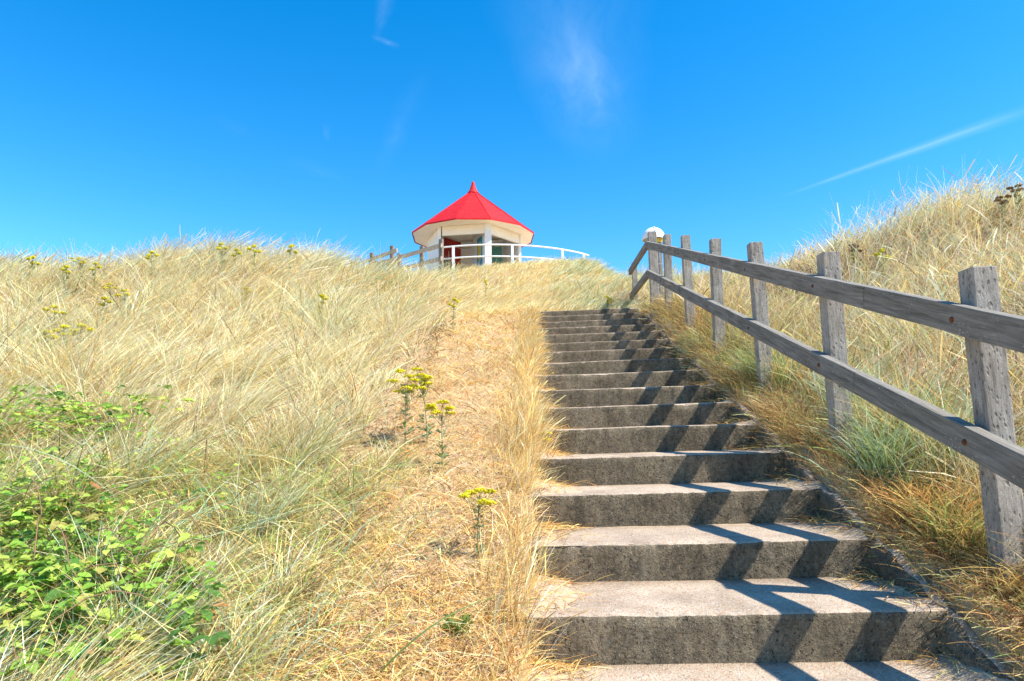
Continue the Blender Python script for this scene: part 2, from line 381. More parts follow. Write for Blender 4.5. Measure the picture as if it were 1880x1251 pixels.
# drifted sand in the step corners
SV, SF = [], []; off = 0
for k in range(-1, 17):
    y0 = Y1+T*(k-1)+.02; zt = Z1+H*(k-1)
    for side in (0, 1):
        xl = float(xl_of(y0)); xs = np.linspace(xl-.1, xl+.5, 40) if side == 0 else np.linspace(XR-.55, XR+.02, 36)
        ys = np.linspace(y0, y0+T+.01, 26); X, Y = np.meshgrid(xs, ys)
        e = (X-xl) if side == 0 else (XR-X); b = (y0+T-Y)
        amt = .5+.5*math.sin(k*2.3+side*1.7)
        kb = (1 if k < 5 else .5)*(1 if side == 0 else .7); h = (.030+.035*amt*kb)*np.exp(-(np.maximum(e, 0)/(.05+.09*amt*kb))**1.3)+.006*np.exp(-(b/.05)**1.2)*np.exp(-(np.maximum(e, 0)/.3)**2)
        h = h*(.75+.35*fbm(X*7, Y*7, X*0+k, 71, 3))*sstep(0, .1, Y-y0)-.006
        Z = zt+TILT*(X-XL)+h
        a, bb = X.shape; i_ = np.arange(a*bb).reshape(a, bb)+off
        SV.append(np.stack([X, Y, Z], -1).reshape(-1, 3)); SF.append(np.stack([i_[:-1, :-1], i_[:-1, 1:], i_[1:, 1:], i_[1:, :-1]], -1).reshape(-1, 4)); off += a*bb
    # thin sand line along the foot of each riser
    xs = np.linspace(XL, XR, 120); ys = np.linspace(y0+T-.075, y0+T+.01, 7); X, Y = np.meshgrid(xs, ys)
    Z = zt+TILT*(X-XL)+.002+.006*np.exp(-(y0+T-Y)/.018)*(.55+.6*fbm(X*6+k, Y*0, X*0, 81, 3))-.0045
    a, bb = X.shape; i_ = np.arange(a*bb).reshape(a, bb)+off
    SV.append(np.stack([X, Y, Z], -1).reshape(-1, 3)); SF.append(np.stack([i_[:-1, :-1], i_[:-1, 1:], i_[1:, 1:], i_[1:, :-1]], -1).reshape(-1, 4)); off += a*bb
sd = link("drifted_sand", mesh_np("drifted_sand", np.concatenate(SV), np.concatenate(SF)), MAT["sand"], smooth=True)
tag(sd, "pale sand blown into the corners of the concrete steps", "sand", kind="stuff")

# ------------------------------------------------------------------ boxes and tubes
def box_mesh(name, p0, p1, w, h, bevel=.006, up=(0, 0, 1), seg=1, rough=0., seed=0, taper=None):
    "beam from p0 to p1 (centres), w sideways, h along up; in local coords of the beam (x along)"
    p0 = Vector(p0); p1 = Vector(p1); L = (p1-p0).length
    bm = bmesh.new(); bmesh.ops.create_cube(bm, size=1)
    bmesh.ops.scale(bm, vec=(L, w, h), verts=bm.verts)
    if seg > 1:
        es = [e for e in bm.edges if abs(abs((e.verts[0].co-e.verts[1].co).x)-L) < 1e-4]
        bmesh.ops.subdivide_edges(bm, edges=es, cuts=seg-1, use_grid_fill=True)
    if bevel: 
        es = [e for e in bm.edges if len(e.link_faces) == 2 and e.calc_face_angle(0) > .5]
        bmesh.ops.bevel(bm, geom=es, offset=bevel, segments=2, affect="EDGES", profile=.6)
    if rough:
        for v in bm.verts:
            c = v.co*7+Vector((seed*3.7, seed*1.3, 0))
            v.co.y += rough*float(fbm([c.x*.4], [c.y*3], [c.z*3], seed, 3)[0]); v.co.z += rough*float(fbm([c.x*.4], [c.y*3], [c.z*3], seed+9, 3)[0])
    me = bpy.data.meshes.new(name); bm.to_mesh(me); bm.free()
    x = (p1-p0).normalized(); u = Vector(up); y = u.cross(x).normalized(); z = x.cross(y)
    R = Matrix((x, y, z)).transposed().to_4x4(); R.translation = (p0+p1)/2
    return me, R
def beam(name, p0, p1, w, h, mat, parent, **k):
    me, R = box_mesh(name, p0, p1, w, h, **k)
    o = link(name, me, mat)
    if parent is not None:
        o.parent = parent; o.matrix_parent_inverse = (Matrix.Translation(parent.location) @ parent.rotation_euler.to_matrix().to_4x4()).inverted()
    o.matrix_basis = R
    return o
def tube_np(path, rad, n=6):
    path = np.asarray(path, float); m = len(path); rad = np.broadcast_to(rad, (m,))
    t = np.gradient(path, axis=0); t /= np.linalg.norm(t, axis=1)[:, None]+1e-9
    ref = np.array([0.3, 1, .2]); ref = ref/np.linalg.norm(ref)
    a = np.cross(t, ref); a /= np.linalg.norm(a, axis=1)[:, None]+1e-9; b = np.cross(t, a)
    th = np.linspace(0, 2*np.pi, n, endpoint=False)
    V = path[:, None]+rad[:, None, None]*(a[:, None]*np.cos(th)[None, :, None]+b[:, None]*np.sin(th)[None, :, None])
    i_ = np.arange(m*n).reshape(m, n); j_ = np.roll(i_, -1, 1)
    return V.reshape(-1, 3), np.stack([i_[:-1], j_[:-1], j_[1:], i_[1:]], -1).reshape(-1, 4)
class NP:
    def __init__(s): s.V = []; s.F = []; s.o = 0
    def add(s, V, F_): s.V.append(V); s.F.append(F_+s.o); s.o += len(V)
    def mesh(s, name): return mesh_np(name, np.concatenate(s.V), np.concatenate(s.F))

# ------------------------------------------------------------------ near fence
W0 = 1.60; SP = 1.2852; YP = 2.5673; PW = .098
def rail_top(y): return Z1+1.126+.3254*(y-Y1)
fence = empty("stair_fence", (W0+.05, YP, rail_top(YP)-1.3), "grey weathered timber post and rail fence up the right side of the concrete steps", "fence")
posts = []
for i in range(-2, 7):
    y = YP+SP*i; r = random.Random(i+50)
    gz = float(terrain(np.array([W0+.05]), np.array([y+.05]), False)[0])
    zt = rail_top(y+.05)+.135+r.uniform(-.012, .012)
    w = PW*(1.25 if i == 6 else 1.0)
    lx, ly = r.uniform(-.012, .012), r.uniform(-.01, .01)
    if i == 0: lx = 0; w = .092
    beam("post", (W0+w/2-lx+(.022 if i == 0 else 0), y+w/2-ly, gz-.35), (W0+w/2+lx+(.022 if i == 0 else 0), y+w/2+ly, zt), w, w, MAT["post"], fence, bevel=.005, up=(0, 1, 0), seg=10, rough=.004, seed=i+20)
    posts.append((W0+w/2, y+w/2))
y7 = YP+SP*6
def rail_run(dz, seams):
    for a, b in zip(seams[:-1], seams[1:]):
        pa = (W0-.029, a+.002, rail_top(a)-.058-dz); pb = (W0-.029, b-.002, rail_top(b)-.058-dz)
        beam("rail", pa, pb, .052, .112, MAT["rail"], fence, bevel=.006, seg=14, rough=.004, seed=int(a*10) % 97+int(dz*20))
rail_run(0, [YP-SP*2.4, YP-SP*.4, YP+SP*.56, YP+SP*2.6, YP+SP*4.55, y7+.04])
rail_run(.466, [YP-SP*2.2, YP-SP*.35, YP+SP*.70, YP+SP*2.45, YP+SP*4.5, y7+.04])
p8 = at(1163, 490, 11.9)
zr = rail_top(y7)
c7 = Vector((W0-.03, y7+.03, 0)); e8 = Vector((p8[0]-.05, 11.95, 0)); dd = (e8-c7).normalized()
for dz in (0, .466):
    a = c7+dd*.035; b = e8+dd*.08
    beam("rail", (a.x, a.y, zr-.058-dz), (b.x, b.y, zr-.075-dz), .052, .11, MAT["rail"], fence, bevel=.006, seg=5, rough=.003, seed=77)
gz = float(terrain(np.array([p8[0]]), np.array([11.95]))[0])
pp = e8+Vector((dd.y, -dd.x, 0))*.075
beam("post", (pp.x, pp.y, gz-.3), (pp.x, pp.y, zr+.07), .09, .09, MAT["post"], fence, bevel=.005, up=(0, 1, 0), seg=8, rough=.003, seed=5)
def disc_mesh(name, r, h, n=10):
    bm = bmesh.new(); bmesh.ops.create_cone(bm, cap_ends=True, segments=n, radius1=r, radius2=r*.7, depth=h); me = bpy.data.meshes.new(name); bm.to_mesh(me); bm.free(); return me
bolt_me = disc_mesh("bolt", .014, .010); bolt_me.materials.append(MAT["rust"])
for i in range(-1, 7):
    y = YP+SP*i
    for dz in (0, .466):
        o = bpy.data.objects.new("bolt", bolt_me); COL.objects.link(o); o.parent = fence
        o.matrix_parent_inverse = Matrix.Translation(fence.location).inverted()
        o.location = (W0-.056, y+.03, rail_top(y+.03)-.06-dz); o.rotation_euler = (0, -math.pi/2, 0)

# ------------------------------------------------------------------ domed lamp on timber post behind the fence corner
q = at(1203, 444, 11.0); lz = q[2]
lamp = empty("domed_post_lamp", (q[0], q[1], float(terrain(q[0:1], q[1:2])[0])), "white ribbed dome with a yellow notice on a timber post behind the fence corner", "lamp")
bm = bmesh.new(); bmesh.ops.create_uvsphere(bm, u_segments=36, v_segments=24, radius=.195)
bmesh.ops.delete(bm, geom=[v for v in bm.verts if v.co.z < -.03], context="VERTS")
bmesh.ops.translate(bm, verts=bm.verts, vec=(q[0], q[1]+.16, lz+.10)); me = bpy.data.meshes.new("dome"); bm.to_mesh(me); bm.free()
world_parent(link("dome", me, MAT["white"], smooth=True), lamp)
arc = NP(); th = np.linspace(-.15, np.pi+.15, 30); Vt, Ft = tube_np(np.stack([np.full(30, q[0]+.0), q[1]+.16-.2*np.cos(th), lz+.10+.2*np.sin(th)], 1), .010, 6); arc.add(Vt, Ft)
world_parent(link("rib", arc.mesh("rib"), MAT["white"], smooth=True), lamp)
for dx in (-.01, .06):
    beam("plank", (q[0]+dx+.03, q[1]+.1, lamp.location.z-.3), (q[0]+dx+.03, q[1]+.1, lz+.12), .062, .05, MAT["post"], lamp, up=(0, 1, 0), seg=4, rough=.002, seed=3)
beam("notice", (q[0]+.075, q[1]+.045, lz+.0), (q[0]+.075, q[1]+.045, lz+.155), .12, .012, MAT["yellow_paint"], lamp, up=(0, 1, 0), bevel=.002)
for z in (-.38, -.78): 
    Vt, Ft = tube_np([(q[0]-.07, q[1]+.035, lz+z), (q[0]+.03, q[1]+.03, lz+z-.003), (q[0]+.17, q[1]+.035, lz+z+.002)], .005, 5)
    world_parent(link("wire_strap", mesh_np("wire_strap", Vt, Ft), MAT["wire"]), lamp)
for dzz in (.105, .08):
    beam("notice_line", (q[0]+.045, q[1]+.037, lz+dzz), (q[0]+.105, q[1]+.037, lz+dzz), .004, .008, MAT["dark"], lamp, bevel=0)

# ------------------------------------------------------------------ gazebo
GD = 24.6; gc = at(869, 436, GD); ZE = gc[2]
gfloor = at(868, 507, 22.5)[2]+.03
gaz = empty("gazebo", (gc[0], gc[1], gfloor), "white open gazebo with a pointed red many sided roof on the dune crest", "gazebo")
toc = math.atan2(-gc[0], -gc[1]) # azimuth toward camera (from +Y clockwise, x=sin,y=cos)
def gp(deg, r, z):  # + = to the right seen from the camera
    a = toc-math.radians(deg); return Vector((gc[0]+r*math.sin(a), gc[1]+r*math.cos(a), z))
RE = 117.0/F*GD*1.005
apex_z = at(866, 349, GD)[2]
def poly_obj(name, verts, faces, mat, parent=gaz, smooth=False):
    me = bpy.data.meshes.new(name); me.from_pydata([tuple(v) for v in verts], [], faces); me.update()
    bm = bmesh.new(); bm.from_mesh(me); bmesh.ops.recalc_face_normals(bm, faces=bm.faces); bm.to_mesh(me); bm.free()
    o = link(name, me, mat, smooth=smooth); world_parent(o, parent); return o
NR = 12
rings = []; prof = [(1.0, 0, -.055), (1.0, 0, 0.)]+[(1-f, f, 0) for f in (.2, .4, .6, .75, .86, .93)]
V = []; Fc = []
for rr_, f, dz in prof:
    for k in range(NR): V.append(gp(15+30*k, RE*rr_*(1 if f == 0 else 1)+0, ZE+dz+(apex_z-ZE)*f))
for r in range(len(prof)-1):
    for k in range(NR): Fc.append((r*NR+k, r*NR+(k+1) % NR, (r+1)*NR+(k+1) % NR, (r+1)*NR+k))
Fc.append(tuple(range((len(prof)-1)*NR, len(prof)*NR)))
roof = poly_obj("roof", V, Fc, MAT["roof"])
# finial: small concave cap
V = []; Fc = []; hf = at(866, 334, GD)[2]
z0 = ZE+(apex_z-ZE)*.90; fin = [(.25, 0), (.26, .03), (.19, .2), (.14, .38), (.105, .56), (.075, .74), (.065, .84), (.06, .92), (.03, 1.)]
for r_, f in fin:
    for k in range(16): V.append(gp(22.5*k, r_, z0+(hf-z0)*f))
for r in range(len(fin)-1):
    for k in range(16): Fc.append((r*16+k, r*16+(k+1) % 16, (r+1)*16+(k+1) % 16, (r+1)*16+k))
fo = poly_obj("finial", V, Fc, MAT["roof"], smooth=True)
# ridge battens
for k in range(NR):
    a = gp(15+30*k, RE*.99, ZE+.01+.004); b = gp(15+30*k, RE*.08, ZE+(apex_z-ZE)*.92+.004)
    beam("ridge_batten", a, b, .035, .03, MAT["roof"], gaz, bevel=0)
# soffit
RW = 91./F*GD
ceil = [gp(15+30*k, RE*.95, ZE+.01) for k in range(NR)]+[gp(15+30*k, .05, ZE+(apex_z-ZE)*.9) for k in range(NR)]
poly_obj('ceiling', ceil, [(k, (k+1) % NR, NR+(k+1) % NR, NR+k) for k in range(NR)], MAT['cream'])
ring_o = [gp(15+30*k, RE*.985, ZE-.03) for k in range(NR)]; ring_i = [gp(15+30*k, RW*.86, ZE-.0) for k in range(NR)]
V = ring_o+ring_i+[v+Vector((0, 0, .02)) for v in ring_o]+[v+Vector((0, 0, .02)) for v in ring_i]
Fc = []
for k in range(NR):
    j = (k+1) % NR; Fc += [(k, j, NR+j, NR+k), (2*NR+k, 3*NR+k, 3*NR+j, 2*NR+j)]
poly_obj("soffit", V, Fc, MAT["cream"])
HV = [17, 77, 137, 197, 257, 317]
def wall(a0, a1, zb, zt, th, mat, name="wall", f0=0., f1=1., rin=0., parent=gaz):
    p = gp(a0, RW-rin, 0); q_ = gp(a1, RW-rin, 0); p, q_ = p.lerp(q_, f0), p.lerp(q_, f1)
    d = (q_-p).normalized(); n = Vector((d.y, -d.x, 0)); mid = (p+q_)/2-gp(0, 0, 0); mid.z = 0
    if n.dot(mid) < 0: n = -n
    V = []
    for z in (zb, zt):
        for c, s in ((p, 0), (q_, 0), (q_, -th), (p, -th)): w = c+n*s; V.append((w.x, w.y, z))
    return poly_obj(name, V, [(0, 1, 2, 3), (4, 5, 6, 7), (0, 1, 5, 4), (1, 2, 6, 5), (2, 3, 7, 6), (3, 0, 4, 7)], mat, parent)
GF = gfloor-.3
LINT = .36
wall(257, 317, GF, ZE-.012, .09, MAT["white"], f0=.02, f1=.97)
for a0, a1 in ((77, 137), (137, 197), (197, 257)): wall(a0, a1, GF, ZE+.30, .09, MAT["white"], f0=.01, f1=.98)
for a0, a1 in ((317, 377), (17, 77)): wall(a0, a1, ZE-LINT, ZE-.012, .10, MAT["cream"], "lintel", f0=.07, f1=.94)
for a, w in ((17, .24), (77, .10), (317, .11)):
    p = gp(a, RW-.04, 0)
    me, R = box_mesh("column", (p.x, p.y, GF), (p.x, p.y, ZE-.006), w, w, bevel=.008, up=(math.sin(toc), math.cos(toc), 0))
    o = link("column", me, MAT["white"]); world_parent(o, gaz); o.matrix_basis = R
V = [gp(a, RW+.12, gfloor-.02) for a in HV]+[gp(a, RW+.12, GF-.4) for a in HV]
poly_obj("floor_slab", V, [tuple(range(6)), tuple(range(11, 5, -1))]+[(k, (k+1) % 6, 6+(k+1) % 6, 6+k) for k in range(6)], MAT["floor"])
# centre partition running back from the front column, with a blue painted panel
pa = gp(17, RW-.2, 0); pb = gp(17, .1, 0)
d = (pb-pa).normalized(); nl = Vector((-d.y, d.x, 0)); 
if nl.dot(gp(-60, 1, 0)-gp(0, 0, 0)) < 0: nl = -nl
def slab(p, q_, n, z0_, z1_, th, mat, name, parent):
    V = []
    for z in (z0_, z1_):
        for c, s in ((p, 0), (q_, 0), (q_, th), (p, th)): w = c+n*s; V.append((w.x, w.y, z))
    return poly_obj(name, V, [(0, 1, 2, 3), (4, 5, 6, 7), (0, 1, 5, 4), (1, 2, 6, 5), (2, 3, 7, 6), (3, 0, 4, 7)], mat, parent)
slab(pa, pb, nl, GF, ZE+.30, .05, MAT["white"], "partition", gaz)
bp = slab(pa.lerp(pb, .22), pa.lerp(pb, .62), nl, gfloor+.3, at(880, 436, 23.6)[2], .07, MAT["blue"], "mural_panel", gaz)
tag(bp, "blue painted panel with a yellow stroke, on the partition beside the front column")
def blot(parent, c, u, n, w, h, mat, name="painted_shape", seed=0):
    "irregular flat painted shape on a panel"
    V = [c+n*.004]; r = random.Random(seed)
    k1, k2 = r.uniform(0, 6), r.uniform(0, 6)
    for k in range(22):
        a = 2*math.pi*k/22; rr_ = 1+.13*math.sin(2*a+k1)+.10*math.sin(3*a+k2)
        V.append(c+n*.004+u*math.cos(a)*w*rr_+Vector((0, 0, 1))*math.sin(a)*h*rr_)
    V2 = [v-n*.006 for v in V]
    Fc = [(0, 1+k, 1+(k+1) % 22) for k in range(22)]+[(23, 24+(k+1) % 22, 24+k) for k in range(22)]+[(1+k, 1+(k+1) % 22, 24+(k+1) % 22, 24+k) for k in range(22)]
    return poly_obj(name, V+V2, Fc, mat, parent)
mc = pa.lerp(pb, .42)+nl*.07
blot(bp, Vector((mc.x, mc.y, (gfloor+ZE)/2+.15)), d, nl, .18, .42, MAT["yellow_paint"], seed=4)
def panel(a0, a1, f0, f1, z0_, z1_, mat, label):
    p = gp(a0, RW-.1, 0).lerp(gp(a1, RW-.1, 0), f0); q_ = gp(a0, RW-.1, 0).lerp(gp(a1, RW-.1, 0), f1)
    dd_ = (q_-p).normalized(); n = Vector((dd_.y, -dd_.x, 0)); c = gp(0, 0, 0)
    if n.dot(c-p) < 0: n = -n
    n.z = 0
    o = slab(p, q_, n, z0_, z1_, .03, mat, "mural_panel", gaz); tag(o, label); return o, (p+q_)/2+n*.03, dd_, n
o, c, u_, n_ = panel(197, 257, .02, .56, gfloor, at(832, 445, 26.1)[2], MAT["redpanel"], "red painted panel with a dark shape, on the back wall")
c = Vector((c.x, c.y, 0))
blot(o, Vector((c.x, c.y, gfloor+1.18))+u_*.2, u_, n_, .30, .28, MAT["dark"], seed=1); blot(o, Vector((c.x, c.y, gfloor+.85))+u_*.2+n_*.004, u_, n_, .16, .2, MAT["tan"], seed=2)
o, c, u_, n_ = panel(137, 197, .02, .42, gfloor, at(915, 453, 26.1)[2], MAT["teal"], "teal painted panel with a reddish shape, on the back wall")
blot(o, Vector((c.x, c.y, gfloor+1.15)), u_, n_, .34, .2, MAT["brown"], seed=6); blot(o, Vector((c.x, c.y, gfloor+.85))+n_*.004, u_, n_, .2, .2, MAT["tan"], seed=8)

# ------------------------------------------------------------------ white railing in front of gazebo
f0 = at(878, 450, 20.6)
rcx, rcy, RR, rz_ = f0[0]+.1, 20.6+4.6, 4.6, f0[2]
railing = empty("white_railing", (f0[0], 20.6, rz_-1.05), "white painted two bar metal railing curving in front of the gazebo", "railing")
def rp(a, z): return (rcx+RR*math.sin(a), rcy-RR*math.cos(a), z)
a_of = lambda px: math.asin(max(-1, min(1, (at(px, 450, 20.9)[0]-rcx)/RR)))
aa = np.linspace(a_of(812), a_of(1085), 60)
for dz in (0, .39):
    drop = lambda a: .0*max(0, a-.2)
    Vt, Ft = tube_np([rp(a, rz_-dz-drop(a)) for a in aa], .027, 8); world_parent(link("rail", mesh_np("rail", Vt, Ft), MAT["white"], smooth=True), railing)
for px in (834, 941, 1033, 1075):
    a = a_of(px); p = rp(a, 0); gz = float(terrain(np.array([p[0]]), np.array([p[1]]))[0])
    beam("post", (p[0], p[1], gz-.2), (p[0], p[1], rz_+.0), .085, .085, MAT["white"], railing, up=(0, 1, 0), bevel=.004)

# ------------------------------------------------------------------ timber fences left of the gazebo
def small_fence(pts, rails, label, mat_p, mat_r):
    p0 = at(*pts[0]); root = empty("timber_fence", (p0[0], p0[1], float(terrain(p0[0:1], p0[1:2])[0])), label, "fence")
    P = []
    for px, py, y in pts:
        p = at(px, py, y); gz = float(terrain(p[0:1], p[1:2])[0]); P.append(p)
        beam("post", (p[0], p[1], gz-.3), (p[0], p[1], p[2]), .12, .12, mat_p, root, up=(.35, 1, 0), bevel=.006)
    for dz in (0, .42):
        for (a, b) in rails:
            pa_, pb_ = at(*a), at(*b)
            beam("rail", (pa_[0], pa_[1]-.09, pa_[2]-dz), (pb_[0], pb_[1]-.09, pb_[2]-dz), .045, .13, mat_r, root, bevel=.004)
small_fence([(810, 440, 19.6), (775, 453, 20.5), (733, 466, 21.6), (690, 480, 22.8)], [((812, 452, 19.6), (655, 497, 23.8))],
    "pale railed timber fence ending at the left corner of the gazebo", MAT["dark_wood"], MAT["pale_wood"])
small_fence([(720, 452, 22.2), (683, 465, 23.2), (646, 478, 24.2)], [((730, 461, 22.0), (630, 496, 24.6))],
    "short timber fence behind and to the left of the fence that reaches the gazebo", MAT["dark_wood"], MAT["pale_wood"])

# ------------------------------------------------------------------ grass
def blades(name, P, L, Wd, lean, bend, col, segs=4, head=None, tipc=1.12, droop=.35):
    """P (n,3) roots, L length, Wd width, lean (n,2) horizontal wind vector, bend amount, col (n,3)"""
    n = len(P); L = L[:, None]; s = np.linspace(0, 1, segs+1)
    lv = np.concatenate([lean, np.zeros((n, 1))], 1)
    ln = np.linalg.norm(lv, axis=1)[:, None]+1e-6
    d0 = np.array([0, 0, 1.])+lv*.9; d0 /= np.linalg.norm(d0, axis=1)[:, None]
    bv = lv/ln*.62-np.array([0, 0, 1.])*droop; bv = bv*bend[:, None]
    C = P[:, None]+L[:, None]*(d0[:, None]*s[None, :, None]+bv[:, None]*(s**2.2)[None, :, None])
    # small kink
    kx = RNG.normal(0, .035, (n, 1, 3)); C = C+kx*L[:, None]*np.sin(s*np.pi*1.3)[None, :, None]
    th = RNG.uniform(0, np.pi, n); sd_ = np.stack([np.cos(th), np.sin(th), RNG.normal(0, .15, n)], 1)
    t0 = C[:, 1]-C[:, 0]; sd_ = sd_-t0*(np.sum(sd_*t0, 1)/np.sum(t0*t0, 1))[:, None]; sd_ /= np.linalg.norm(sd_, axis=1)[:, None]
    wp = (1-s**1.6*.75)
    if head is not None:
        hp = np.where(s > .72, 2.6-1.2*(s-.72)/.28, .55); wp = np.where(head[:, None], hp[None, :], wp[None, :])
    else: wp = np.broadcast_to(wp[None, :], (n, segs+1))
    off_ = sd_[:, None]*(wp*Wd[:, None]*.5)[:, :, None]
    Vv = np.stack([C-off_, C+off_], 2)  # n, segs+1, 2, 3
    Vf = Vv.reshape(-1, 3)
    b = (np.arange(n)*(segs+1)*2)[:, None]+(np.arange(segs)*2)[None, :]
    Fq_ = np.stack([b, b+1, b+3, b+2], -1).reshape(-1, 4)
    me = mesh_np(name, Vf, Fq_)
    at_ = me.attributes.new("Col", "FLOAT_COLOR", "POINT")
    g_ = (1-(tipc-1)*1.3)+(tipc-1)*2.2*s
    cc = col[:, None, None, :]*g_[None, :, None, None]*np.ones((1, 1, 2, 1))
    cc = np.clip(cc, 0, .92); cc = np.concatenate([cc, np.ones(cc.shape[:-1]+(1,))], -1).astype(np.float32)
    at_.data.foreach_set("color", cc.ravel())
    return me
PAL = dict(straw=(.92, .68, .30), pale=(.93, .82, .50), gold=(.84, .56, .19), orange=(.72, .38, .13), brown=(.30, .17, .08),
    pink=(.70, .50, .36), green=(.30, .40, .12), bluegreen=(.42, .55, .36), lime=(.48, .58, .14), olive=(.42, .38, .14), shade=(.20, .13, .07))  # shade is a dark brown standing in for shadowed gaps in the grass
def colors(n, w, jit=.22):
    ks = list(w); pr = np.array([w[k] for k in ks], float); pr /= pr.sum()
    c = np.array([PAL[k] for k in ks])[RNG.choice(len(ks), n, p=pr)]
    c = c*(1+RNG.normal(0, jit, (n, 1)))*(1+RNG.normal(0, .03, (n, 3))); return np.clip(c, .01, .92)
def sample(n, ymin, ymax, umin, umax, pw=1.2):
    "points spread over a wedge in front of the viewpoint; pw: density falls as distance^-pw"
    # radial pdf ~ y^(1-pw)
    e = 2-pw; r = RNG.random(n)
    y = (ymin**e+r*(ymax**e-ymin**e))**(1/e); u = RNG.uniform(umin, umax, n)
    return u*y, y
def wd(y, base=.0032, k=.00055): return 1.3*np.maximum(base, k*y)
def clump(x, y, sc, s, pw=1.):  # 0..1 noise
    return np.clip(.5+.75*fbm(x*sc, y*sc, None, s, 3), 0, 1)**pw
def not_stair(x, y, m=0.0): return ~((x > xl_of(y)-m) & (x < XR+.12+m*.5) & (y < YTOP+.25))
ALL = []
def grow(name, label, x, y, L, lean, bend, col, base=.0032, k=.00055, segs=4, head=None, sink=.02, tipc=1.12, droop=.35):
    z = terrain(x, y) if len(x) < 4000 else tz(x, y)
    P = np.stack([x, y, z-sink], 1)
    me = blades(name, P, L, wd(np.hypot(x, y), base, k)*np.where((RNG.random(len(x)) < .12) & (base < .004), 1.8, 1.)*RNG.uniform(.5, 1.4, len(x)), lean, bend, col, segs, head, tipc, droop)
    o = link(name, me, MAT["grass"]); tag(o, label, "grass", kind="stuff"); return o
def wind(n, x, y, ax, ay, spread=.3, gust=.35):
    gx_ = ax+gust*fbm(x*.55, y*.55, None, 201, 3); gy_ = ay+gust*fbm(x*.55, y*.55, None, 211, 3)
    return np.stack([gx_+RNG.normal(0, spread, n), gy_+RNG.normal(0, spread, n)], 1)

def path_edge(y): return -.68-.085*np.clip(y-2, 0, 20)       # left edge of trodden strip
def tallness(x, y): return sstep(0, .9, path_edge(y)-x)
# 1. tall pale marram on the left dune
def left_marram(n, ymin, ymax, pw, segs, seed_mix):
    x, y = sample(n, ymin, ymax, -1.12, .10, pw)
    t = tallness(x, y); c = clump(x, y, 2.2, 301)
    keep = (x < path_edge(y)+.15) & (RNG.random(n) < (.12+.88*t)*(.25+.75*c))
    keep &= not_stair(x, y, .1)
    # thin out over the bramble corner and beyond the crest
    br = sstep(-.9, -1.7, x)*(1-sstep(3.2, 4.2, y))
    keep &= RNG.random(n) < 1-.15*br
    keep &= (y < 17) | (x > -5.5) | (RNG.random(n) < .2)
    x, y, t, c = x[keep], y[keep], t[keep], c[keep]; n = len(x)
    nearf = sstep(2.2, 5.5, y)
    L = (.16+.34*t)*(.45+.85*c)*RNG.uniform(.5, 1.35, n)*(.62+.38*nearf)
    ln = wind(n, x, y, .34, .0, .40, .42)
    # tussocks: blades splay outwards from the tussock they belong to
    cell = .42; ci = np.floor(x/cell); cj = np.floor(y/cell); ox = (_h(ci.astype(np.int64), cj.astype(np.int64), 0, 5)-.5)*.5+.5; oy = (_h(ci.astype(np.int64), cj.astype(np.int64), 1, 6)-.5)*.5+.5
    dx = x-(ci+ox)*cell; dy = y-(cj+oy)*cell; x = x-dx*.45; y = y-dy*.45
    ln = ln+np.stack([dx, dy], 1)*1.7*(_h(ci.astype(np.int64), cj.astype(np.int64), 2, 7)*1.2+.2)[:, None]
    hv = _h(ci.astype(np.int64), cj.astype(np.int64), 3, 9); L = L*(.6+.75*hv)
    gr = clump(x, y, .9, 321)
    w = colors(n, dict(pale=.42, straw=.30, gold=.12, pink=.06, olive=.02, brown=.08)); g2 = colors(n, dict(bluegreen=.6, green=.2, olive=.2))
    isg = RNG.random(n) < .03+.32*sstep(.62, .95, gr)+.25*(hv > .88); w[isg] = g2[isg]
    return x, y, L, ln, RNG.uniform(.12, .8, n), w
a = left_marram(85000, 1.55, 6, .9, 5, 0)
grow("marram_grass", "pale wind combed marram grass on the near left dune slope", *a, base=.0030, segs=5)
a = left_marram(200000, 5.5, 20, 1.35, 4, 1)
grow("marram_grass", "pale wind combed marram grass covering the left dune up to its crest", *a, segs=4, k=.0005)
# 2. mixed thin short grass under it (ground litter, all over)
def litter(n, ymin, ymax, umin, umax, pw, mask, pal, Lr, name, label, base=.0028, lay=1.0, **k):
    x, y = sample(n, ymin, ymax, umin, umax, pw); m = mask(x, y); keep = (RNG.random(n) < m) & not_stair(x, y, .0)
    x, y = x[keep], y[keep]; n = len(x)
    th = RNG.uniform(0, 2*np.pi, n); mag = lay*RNG.uniform(.5, 1.6, n)
    lean = np.stack([np.cos(th)*mag+.15, np.sin(th)*mag], 1)
    grow(name, label, x, y, RNG.uniform(*Lr, n), lean, RNG.uniform(.2, 1.1, n), colors(n, pal, .14), base=base, segs=3, sink=.004, **k)
litter(60000, 1.6, 14, -1.05, -.05, 1.1, lambda x, y: np.where(x < path_edge(y)-.15, .7, 0.), dict(brown=.5, shade=.40, olive=.10), (.05, .20), 'thatch', 'brown matted thatch with blades coloured dark for shaded gaps, at the foot of the marram', droop=.4)  # dead thatch, part of it shade-coloured to darken the gaps between tussocks
litter(60000, 1.6, 12, .12, 1.1, 1.1, lambda x, y: np.where(x > XR+.15, .8, 0.), dict(brown=.5, shade=.25, pink=.1, olive=.15), (.05, .20), 'thatch', 'brown matted thatch with blades coloured dark for shaded gaps, on the right bank and dune', droop=.4)  # same mix here: brown thatch plus blades with shade put into their colour
litter(130000, 1.6, 11, -.75, .14, 1.1, lambda x, y: np.where(x > path_edge(y)-.25, .35+.5*clump(x, y, 3, 401), .0), dict(gold=.28, orange=.20, straw=.26, pale=.14, pink=.08, brown=.08, olive=.04), (.05, .17), "dead_grass", "short matted dead orange and straw grass on the trodden strip left of the steps", droop=.5)
